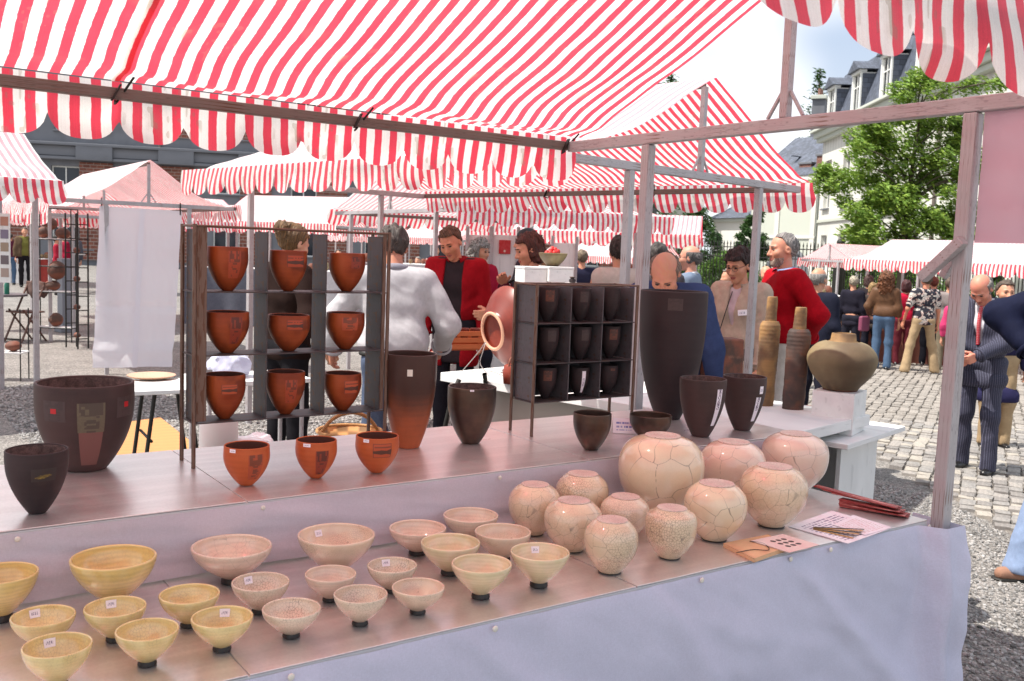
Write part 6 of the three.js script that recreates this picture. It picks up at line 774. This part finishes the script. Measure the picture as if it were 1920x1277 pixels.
  if (o.beard) part('beard', sdfMesh((x, y, z) => Math.max(headSDF(x, y, z) - 0.0005 - 0.004 * fbm(x * 90, y * 90, z * 90, 2), y + 0.052 - 0.25 * Math.max(0, Math.abs(x) - 0.03) + 0.012 * fbm(x * 50, y * 50, 3, 2), 0.012 - z, -(caps(Math.abs(x), y, z, [0, -0.065, 0.095, 0.022, -0.066, 0.085, 0.009, 0.008]))), [-0.1, -0.14, -0.02], [0.1, 0.02, 0.13], 0.006).applyMatrix4(HM), hairMat([222, 196, 178]), root);
  if (o.glasses) part('glasses', [...[-1, 1].map((s) => new THREE.TorusGeometry(0.021, 0.0018, 6, 20).scale(1.15, 0.8, 1).translate(0.031 * s, 0.006, 0.098)), ...[-1, 1].map((s) => rod(V(0.053 * s, 0.01, 0.096), V(0.08 * s, 0.012, 0.0), 0.0016, 0.0016, 6)), rod(V(-0.01, 0.01, 0.099), V(0.01, 0.01, 0.099), 0.0016, 0.0016, 6)].map((g) => g.applyMatrix4(HM)), M.black, root);
  // clothes
  const fold = (a) => (x, y, z) => { const n = fbm(x * 5 + y * 4 + hx, y * 6 - x * 5, z * 5, 2) - 0.5, m = vn(x * 5 + y * 3 + z * 4, y * 15 - x * 9 + z * 7 + hx, z * 5) - 0.5; return a * (0.7 * n + 0.55 * Math.abs(m) - 0.12); };
  const torso = (k, hem) => [cap(U(-0.13 * build, 1.41, -0.008), U(0.13 * build, 1.41, -0.008), (0.07 + k) * S), cap(U(-0.085 * build, 1.27, 0.01), U(0.085 * build, 1.27, 0.01), (0.1 + k) * S * build), cap(U(-0.08 * build, 1.08, 0.012), U(0.08 * build, 1.08, 0.012), (0.095 + k) * S * build), cap(J(-0.085 * build, hem, 0.005), J(0.085 * build, hem, 0.005), (0.098 + k) * S * build)];
  const c = top.c, hem = top.hem ?? 0.9, k = top.k ?? 0.014, tl = torso(k, hem + 0.06), al = arms.flatMap((a) => { const we = top.sleeve === 'short' ? a.el.clone().lerp(a.sh, 0.25) : a.w.clone().lerp(a.el, 0.06); return top.sleeve === 'none' ? [] : [cap(a.sh, top.sleeve === 'short' ? we : a.el, (0.062 + k * 0.6) * S, (0.05 + k * 0.8) * S), ...(top.sleeve === 'short' ? [] : [cap(a.el, we, (0.05 + k * 0.8) * S, (0.037 + k * 0.7) * S)])]; });
  const all = [...tl, ...al], bl = blend(tl, 0.09), ba = al.length ? blend(al, 0.05) : () => 9, fo = fold(top.fold ?? 0.03), upY = U(0, 1.49, 0), upN = V(0, 1, 0.25).applyQuaternion(lq).normalize(), hemC = J(0, hem, 0), axis = V(0, 1, 0).applyQuaternion(lq), fwd = V(0, 0, 1).applyQuaternion(lq), rgt = V(1, 0, 0).applyQuaternion(lq);
  const jacket = (inflate, open) => (x, y, z) => {
    let dd = smin(bl(x, y, z), ba(x, y, z), 0.035) - inflate + fo(x, y, z);
    dd = Math.max(dd, ((x - upY.x) * upN.x + (y - upY.y) * upN.y + (z - upY.z) * upN.z)); dd = Math.max(dd, hemC.y - y - (top.hemRound ?? 0) * Math.abs(x));
    if (open) { const vx = x - upY.x, vy = y - upY.y, vz = z - upY.z, fz = vx * fwd.x + vy * fwd.y + vz * fwd.z, rx_ = vx * rgt.x + vy * rgt.y + vz * rgt.z, ay = -(vx * axis.x + vy * axis.y + vz * axis.z) / S; const w = open(ay) * S; if (fz > -0.02) dd = Math.max(dd, Math.min(w - Math.abs(rx_), 9)); }
    return dd;
  };
  const [lo, hi] = around(all, 0.05);
  const matOf = (t) => t.mat ?? fab(t.c, t.r ?? 0.9);
  part(top.name ?? 'jacket', sdfMesh(jacket(0, top.open), lo, hi, cB), matOf(top), root);
  if (top.inner) part(top.inner.name ?? 'shirt', sdfMesh((() => { const f = blend(torso(k - 0.012, hem + 0.06), 0.09); return (x, y, z) => Math.max(f(x, y, z), ((x - upY.x) * upN.x + (y - upY.y) * upN.y + (z - upY.z) * upN.z) - 0.006, hem * S + 0.03 - y); })(), lo, hi, cB), fab(top.inner.c), root);
  if (top.tie) { const pts = []; for (let i = 0; i <= 6; i++) pts.push(U(0, 1.445 - i * 0.055, 0.078 + 0.045 * Math.sin(Math.min(1, i / 3.2) * 1.5))); part('tie', tube(pts, 0.016 * S, 20, 8).scale(1, 1, 1), top.tie, root); }
  const collar = top.collar; if (collar) { const R_ = [0.072, 0.062], pts = []; for (let i = 0; i <= 14; i++) { const a = 0.45 + (2 * Math.PI - 0.9) * i / 14; pts.push(U(Math.sin(a) * R_[0], 1.475 + 0.012 * Math.cos(a) * -1, Math.cos(a) * R_[1] - 0.005)); } part('collar', tube(pts, (collar.w ?? 0.02) * S, 40, 8), fab(collar.c), root); }
  if (pants) {
    const pl = [cap(J(-0.08, 0.95, 0), J(0.08, 0.95, 0), 0.105 * S * build), ...legs.flatMap((l) => [cap(l.hip, l.kn, 0.093 * S, 0.068 * S), cap(l.kn, l.an.clone().add(J(0, -0.02, 0)), 0.067 * S, (pants.flare ?? 0.06) * S)])];
    const f = blend(pl, 0.05), fp = fold(0.03); part(pants.name ?? 'trousers', sdfMesh((x, y, z) => Math.max(f(x, y, z) + fp(x, y, z), y - (hem > 0.95 ? 1.04 : 1.0) * S, 0.045 * S - y), ...around(pl, 0.04), cB), matOf(pants), root);
    if (pants.belt) part('belt', sdfMesh((x, y, z) => Math.max(f(x, y, z) - 0.006, Math.abs(y - 0.985 * S) - 0.018), ...around(pl, 0.04), 0.016), fab([36, 28, 24]), root);
  }
  for (const l of legs) { const sh = [cap(l.an.clone().add(J(0, -0.045, -0.05)), l.an.clone().add(J(0.008 * l.s, -0.05, 0.1)), 0.036 * S, 0.034 * S), cap(l.an.clone().add(J(0, 0, -0.01)), l.an.clone().add(J(0, -0.05, 0.02)), 0.042 * S)], f = blend(sh, 0.03), y0 = l.an.y - 0.083 * S; part('shoe', sdfMesh((x, y, z) => Math.max(f(x, y, z), y0 + 0.003 - y), ...around(sh, 0.03), q ? 0.02 : 0.013), o.shoe ?? shoeM, root); }
  if (q === 0) { const cg = new THREE.TorusGeometry(1, 0.13, 7, 24); for (const a of arms) { if (top.sleeve) continue; const dir = a.w.clone().sub(a.el).normalize(), c = a.w.clone().lerp(a.el, 0.07), r = (0.044 + k * 0.7) * S; part('cuff', cg.clone().scale(r, r, r * 1.6).applyQuaternion(new THREE.Quaternion().setFromUnitVectors(V(0, 0, 1), dir)).translate(c.x, c.y, c.z), matOf(top), root); }
    for (const l of legs) { const sg = [cap(l.an.clone().add(J(0, -0.078, -0.055)), l.an.clone().add(J(0.008 * l.s, -0.078, 0.105)), 0.043 * S, 0.041 * S)], f = blend(sg, 0.02), y0 = l.an.y - 0.085 * S; part('sole', sdfMesh((x, y, z) => Math.max(f(x, y, z), y0 + 0.002 - y, y - y0 - 0.02), ...around(sg, 0.02), 0.009), M.black, root); } }
  root.userData.at = { hc, hq, arms, S, U, J, neck }; return root;
}
const info = (r) => { const i = r.userData.at; delete r.userData.at; return i; };
const DEN = { c: [88, 112, 142] }, BEI = { c: [184, 158, 124] }, DRK = { c: [40, 40, 52] };
const openV = (top, bot, end = 9) => (a) => (a > end ? -1 : a < 0 ? top : lerp(top, bot, clamp(a / 0.5)));
const pinT = tex(128, 16, (u, v, i, j) => (i % 16 < 2 ? [104, 104, 124] : mul([42, 42, 60], 0.9 + 0.2 * hash(i, j, 2)))), pinM = std({ map: rep(pinT, 6, 6), roughness: 0.85, side: THREE.DoubleSide });
const flowT = tex(256, 256, (u, v) => { const n = fbm(u * 12, v * 12, 3, 3, 12), m = C2((u * 2) % 1, (v * 2) % 1), s = Math.sin(m[1] * 40 + u * 50 + v * 30); return n > 0.54 && m[0] > 0.14 ? [214, 206, 196] : n > 0.49 && m[1] > 0.6 ? [168, 96, 84] : mul([36, 36, 48], 0.8 + 0.3 * s * s); }), flowM = std({ map: rep(flowT, 2.6, 2.6), roughness: 0.85, side: THREE.DoubleSide });
const leatherM = phy({ color: hex(112, 80, 58), map: fabR, bumpMap: fabR, bumpScale: 0.002, roughness: 0.5, specularIntensity: 0.4, side: THREE.DoubleSide });
const tieM = std({ map: rep(tex(64, 64, (u, v) => ((u * 4) % 1 < 0.35 && (v * 4) % 1 < 0.4 ? [222, 190, 190] : [176, 26, 44])), 6, 2), roughness: 0.5 });
const P = [
  { px: 552, py: 424, d: 6.5, face: 128, nod: 0.35, turn: 0, hair: 'bun', hairC: [150, 108, 62], skin: [214, 160, 132], top: { c: [44, 28, 24], r: 0.85, k: 0.012, hem: 0.86 }, pants: { c: [34, 32, 36] }, left: [-0.05, 0.98, 0.36], right: [-0.3, 0.95, 0.1], label: 'blond woman with hair tied up, in brown jacket, behind the left rack' },
  { px: 736, py: 428, d: 6.0, face: 182, lean: 0.14, nod: 0.3, turn: 0.3, build: 0.97, hair: 'short', hairC: [92, 74, 66], skin: [196, 132, 108], top: { c: [198, 194, 197], k: 0.022, hem: 0.98, fold: 0.034, collar: { c: [150, 146, 156], w: 0.024 } }, pants: { c: [92, 104, 128] }, left: [0.36, 0.96, 0.3], right: [-0.3, 1.0, 0.25], poleL: [0.5, 0.1, -0.3], label: 'man in pale grey jacket seen from behind, leaning forward behind the tall vase' },
  { px: 846, py: 429, d: 8.3, face: -16, nod: 0.42, turn: -0.12, tilt: 0.2, build: 1.0, hair: 'short', hairC: [122, 84, 58], skin: [208, 142, 112], top: { c: [168, 24, 36], k: 0.026, hem: 0.62, name: 'coat', open: openV(0.075, 0.075), inner: { name: 'sweater', c: [56, 48, 52] }, collar: { c: [150, 20, 32], w: 0.026 } }, pants: { c: [44, 42, 50] }, label: 'man in long red coat over a dark sweater, looking down' },
  { px: 992, py: 440, d: 7.8, face: -72, nod: 0.28, hair: 'bob', hairC: [104, 46, 32], skin: [212, 150, 122], lip: [180, 80, 80], top: { c: [104, 40, 58], k: 0.012, hem: 0.84, name: 'cardigan' }, pants: { c: [50, 40, 50] }, left: [0.1, 1.12, 0.36], right: [-0.12, 1.34, 0.2], label: 'auburn-haired woman in maroon, in profile, holding a strap' },
  { px: 988, py: 431, d: 9.4, face: -100, hair: 'cap', hairC: [34, 32, 38], top: { c: [60, 56, 66] }, pants: DRK, label: 'person in a dark cap just behind the auburn-haired woman' },
  { px: 903, py: 451, d: 10.6, headS: 0.88, build: 0.85, face: 25, nod: 0.1, turn: 0.5, hair: 'curly', hairC: [206, 200, 192], top: { c: [176, 30, 58], k: 0.014 }, pants: DRK, label: 'white-haired woman in crimson behind the red-coated man\'s shoulder' },
  { px: 1163, py: 446, d: 8.4, face: 190, hair: 'short', hairC: [64, 52, 46], top: { c: [212, 206, 196], k: 0.03, name: 'vest', sleeve: 'none', inner: { c: [96, 92, 128] } }, pants: { c: [78, 72, 84] }, label: 'person in cream padded vest with back turned, behind the slim grey post' },
  { px: 1249, py: 474, d: 5.7, face: -10, lean: 0.35, nod: 0.55, build: 1.0, skin: [204, 136, 110], hair: 'fringe', hairC: [168, 132, 114], top: { c: [62, 74, 112], k: 0.02, hem: 0.85, open: openV(0.05, 0.02, 0.35), inner: { c: [150, 128, 108] } }, pants: BEI, left: [0.3, 0.84, 0.1], label: 'bald man in blue jacket bending over behind the very tall black vase' },
  { px: 1236, py: 458, d: 9.4, face: 170, hair: 'short', hairC: [84, 74, 70], top: { c: [82, 78, 84] }, pants: DRK, label: 'person with dark grey hair whose head shows behind the bald man' },
  { px: 1294, py: 461, d: 9.8, face: -100, hair: 'fringe', hairC: [122, 116, 114], skin: [206, 148, 126], glasses: 1, top: { c: [132, 146, 168], k: 0.016, collar: { c: [226, 226, 230], w: 0.014 } }, pants: DRK, label: 'grey-haired man in light blue-grey jacket, in profile with glasses' },
  { px: 1386, py: 469, d: 7.4, face: -32, nod: 0.3, hair: 'crop', hairC: [58, 32, 30], skin: [206, 146, 118], glasses: 1, lip: [170, 84, 80], top: { c: [198, 176, 158], k: 0.016, hem: 0.8, open: openV(0.052, -0.01, 0.32), inner: { name: 'blouse', c: [212, 190, 196] }, collar: { c: [192, 170, 152], w: 0.014 } }, pants: { c: [120, 104, 96] }, left: [0.24, 0.84, 0.08], right: [-0.2, 0.86, 0.1], label: 'woman with short dark hair and glasses in beige blazer with name badge' },
  { px: 1470, py: 429, H: 1.93, d: 7.7, face: -66, nod: 0.06, build: 1.02, hair: 'thin', hairC: [176, 168, 164], skin: [208, 148, 124], beard: 1, top: { c: [176, 14, 30], k: 0.024, hem: 0.96, name: 'sweater', fold: 0.045, collar: { c: [142, 162, 206], w: 0.022 } }, pants: { c: [222, 214, 206] }, left: [0.14, 1.0, -0.16], right: [-0.12, 1.0, -0.17], poleL: [0.8, -0.2, -0.2], poleR: [-0.8, -0.2, -0.2], label: 'tall grey-bearded man in red sweater with hands behind his back' },
  { px: 1366, py: 505, d: 12.4, face: -60, hair: 'short', hairC: [190, 182, 172], top: { c: [40, 40, 62] }, pants: { c: [150, 140, 130] }, label: 'person in navy seen left of the woman in the beige blazer' },
  { px: 1437, py: 499, d: 13, face: 5, hair: 'fringe', hairC: [170, 160, 150], top: { c: [34, 34, 46], open: openV(0.05, 0.03), inner: { c: [204, 200, 196] } }, pants: DRK, label: 'man in dark open jacket between the beige blazer and the red sweater' },
  { px: 1537, py: 503, d: 10, face: 150, hair: 'fringe', hairC: [190, 184, 178], top: { c: [38, 40, 56] }, pants: DRK, label: 'grey-haired person in dark clothes just behind the red sweater' },
  { px: 1601, py: 519, d: 15.2, face: 160, turn: 0.6, hair: 'short', hairC: [218, 204, 180], top: { c: [42, 40, 52], hem: 0.78 }, pants: { c: [44, 44, 56] }, label: 'white-haired person in a dark blue jacket, leftmost in the right-hand crowd' },
  { px: 1630, py: 517, d: 16.4, face: 170, hair: 'bob', hairC: [80, 40, 34], top: { c: [48, 42, 46] }, pants: DRK, label: 'person with dark red hair behind the blond one in the crowd' },
  { px: 1638, py: 531, d: 15.6, face: 175, hair: 'bob', hairC: [190, 152, 96], top: { c: [76, 66, 62], hem: 0.76 }, pants: DRK, label: 'short blond person in grey-brown coat beside the curly-haired woman' },
  { px: 1664, py: 512, d: 14.6, face: 176, hair: 'curly', hairC: [146, 88, 50], top: { c: [112, 80, 58], mat: leatherM, hem: 0.96, k: 0.018 }, pants: { ...DEN, flare: 0.075 }, left: [0.26, 0.98, 0.2], label: 'curly-haired woman in brown leather jacket and jeans, seen from behind' },
  { px: 1700, py: 526, d: 15.4, face: 190, hair: 'bob', hairC: [88, 24, 30], top: { c: [196, 30, 62] }, pants: { c: [110, 44, 54] }, label: 'dark-red-haired woman in bright red top, between leather jacket and floral shirt' },
  { px: 1738, py: 513, d: 14.2, face: 196, stride: -0.05, spread: 0.16, hair: 'short', hairC: [110, 88, 66], skin: [206, 140, 112], top: { mat: flowM, c: [1, 1, 1], sleeve: 'short', name: 'shirt', hem: 0.86, k: 0.02 }, pants: { ...BEI, flare: 0.085 }, left: [0.3, 0.9, 0.1], label: 'man in black and white floral shirt and beige trousers, legs apart' },
  { px: 1752, py: 520, d: 15.6, face: 180, hair: 'short', hairC: [140, 60, 40], top: { c: [104, 70, 84] }, pants: { c: [30, 30, 38] }, label: 'person in black trousers hidden behind the floral shirt' },
  { px: 1783, py: 522, d: 14.8, face: 170, hair: 'short', hairC: [120, 96, 80], top: { c: [150, 138, 136] }, pants: { c: [140, 128, 108] }, label: 'person in grey-beige beside the floral shirt, left of the front post' },
  { px: 1800, py: 548, d: 13, face: 180, hair: 'bob', hairC: [90, 60, 48], top: { c: [214, 70, 120] }, pants: { c: [104, 110, 120] }, label: 'person in pink mostly hidden behind the front post' },
  { px: 1842, py: 515, d: 7.9, face: -22, lean: 0.1, nod: 0.72, hair: 'fringe', hairC: [168, 160, 154], skin: [214, 142, 120], spread: 0.03, stride: 0.06, top: { mat: pinM, c: [44, 44, 62], k: 0.02, hem: 0.74, name: 'suit_jacket', open: openV(0.062, 0.0, 0.38), inner: { c: [224, 222, 228] }, tie: tieM }, pants: { mat: pinM, c: [40, 40, 58] }, left: [0.07, 1.02, 0.3], right: [-0.09, 1.0, 0.28], curl: 0.95, palm: [0, 0.4, -0.9], label: 'balding man in pinstripe suit and red tie looking down at his hands' },
  { px: 1888, py: 528, d: 9.2, face: 20, hair: 'short', hairC: [110, 90, 76], top: { c: [50, 48, 84], hem: 0.5, k: 0.03, name: 'coat' }, pants: BEI, label: 'person in long navy coat and beige trousers behind the man at the right edge' },
  { px: 2034, py: 436, d: 5.25, face: -58, lean: 0.05, stride: 0.32, nod: 0.1, build: 1.2, hair: 'short', hairC: [90, 76, 66], shoe: std({ color: hex(146, 108, 88), roughness: 0.85 }), top: { c: [24, 28, 52], k: 0.03, hem: 0.9, r: 0.8 }, pants: { c: [148, 168, 202], flare: 0.078 }, left: [0.29, 1.0, 0.0], right: [-0.12, 1.13, 0.2], poleR: [-0.7, 0.25, 0.8], label: 'striding man in navy jacket and pale jeans cut by the right edge' },
  // far left
  { px: 46, py: 427, d: 29, face: 5, hair: 'short', hairC: [110, 92, 74], top: { c: [104, 84, 66], k: 0.03, open: openV(0.08, 0.08), inner: { c: [124, 120, 62] } }, pants: { c: [40, 36, 40] }, label: 'man in olive shirt and brown jacket standing in the gap at the far left' },
  { px: 19, py: 438, d: 30, face: 160, hair: 'short', hairC: [70, 56, 46], top: { c: [96, 40, 58] }, pants: DEN, label: 'person in jeans and dark red top at the far left edge' },
  { px: 4, py: 436, d: 31, face: 150, hair: 'bob', hairC: [70, 50, 40], top: { c: [60, 140, 160] }, pants: DEN, label: 'person in turquoise top cut by the left edge, far away' },
  { px: 107, py: 441, d: 26, face: 90, hair: 'short', hairC: [50, 38, 34], top: { c: [170, 40, 60] }, pants: { c: [96, 84, 80] }, label: 'person in red bending at the far stall behind the wire stand' },
  { px: 122, py: 436, d: 27, face: 110, hair: 'short', hairC: [60, 48, 40], top: { c: [150, 30, 56] }, pants: { c: [60, 56, 60] }, label: 'person in dark red right of the other red-clad one at the far stall' },
  { px: 136, py: 434, d: 28.5, face: 200, hair: 'short', hairC: [60, 48, 40], top: { c: [90, 94, 104] }, pants: DRK, label: 'person in grey farthest right behind the wire stand' },
  { px: 784, py: 470, d: 24, H: 1.5, face: -20, hair: 'short', hairC: [190, 182, 176], top: { c: [40, 40, 50] }, pants: DRK, label: 'white-haired person in black far behind, left of the red coat' },
  { px: 818, py: 462, d: 27, face: 30, hair: 'short', hairC: [60, 50, 46], top: { c: [60, 58, 70] }, pants: DRK, label: 'dark-clad person far behind, right beside the red coat\'s shoulder' },
  { px: 1092, py: 470, d: 15, face: 185, hair: 'short', hairC: [150, 130, 104], top: { c: [44, 44, 66] }, pants: DRK, label: 'person in navy with back turned, above the middle rack' },
  { px: 635, py: 468, d: 25, face: 15, hair: 'short', hairC: [70, 58, 50], top: { c: [40, 42, 70] }, pants: DRK, label: 'person in dark blue far behind the right bowls of the left rack' },
  { px: 410, py: 466, d: 21, face: 60, hair: 'bob', hairC: [90, 66, 50], top: { c: [70, 74, 110] }, pants: DRK, label: 'person in blue far behind the top left orange bowl' },
];
for (const o of P) {
  if (o.px > 1590 && o.px < 1810) { o.d *= 1.11; o.build = 0.92; }
  const r = person(o), i = info(r);
  if (o.label.includes('maroon')) part('strap', tube([i.U(-0.11, 1.42, 0.06), i.U(-0.12, 1.36, 0.16), i.arms[1].w.clone(), i.U(-0.08, 1.16, 0.24), i.U(0.06, 1.02, 0.2)], 0.011, 24, 6), M.black, r);
  if (o.label.includes('pale grey jacket')) { const q = (t, y) => { const a = t * 1.15; return i.U(Math.sin(a) * 0.205, y - 0.012 * Math.cos(a * 2), -Math.cos(a) * 0.118 - 0.0); }; part('belt', tube([...Array(13)].map((_, k) => i.J(Math.sin((k / 6 - 1) * 1.5) * 0.19, 0.985, -Math.cos((k / 6 - 1) * 1.5) * 0.125)), 0.016, 40, 8), M.black, r); }
  if (o.label.includes('badge')) { part('badge', box(0.07, 0.045, 0.006).applyMatrix4(new THREE.Matrix4().compose(i.U(0.11, 1.27, 0.135), new THREE.Quaternion().setFromEuler(new THREE.Euler(-0.1, 0.3, 0.15)), V(1, 1, 1))), M.sticker[0], r); part('lanyard', tube([i.U(-0.02, 1.42, 0.08), i.U(-0.03, 1.25, 0.15), i.U(-0.08, 1.08, 0.15)], 0.004, 12, 5), M.black, r); }
  if (o.label.startsWith('curly')) tag(part('handbag', [box(0.24, 0.26, 0.08, 0, 0, 0, 0.03)], std({ color: hex(124, 58, 84), roughness: 0.6 })), 'plum handbag hanging at the curly-haired woman\'s side', 'handbag').position.copy(r.localToWorld(i.U(0.33, 0.82, 0.02)).applyMatrix4(new THREE.Matrix4()));
}
renderer.render(scene, camera);
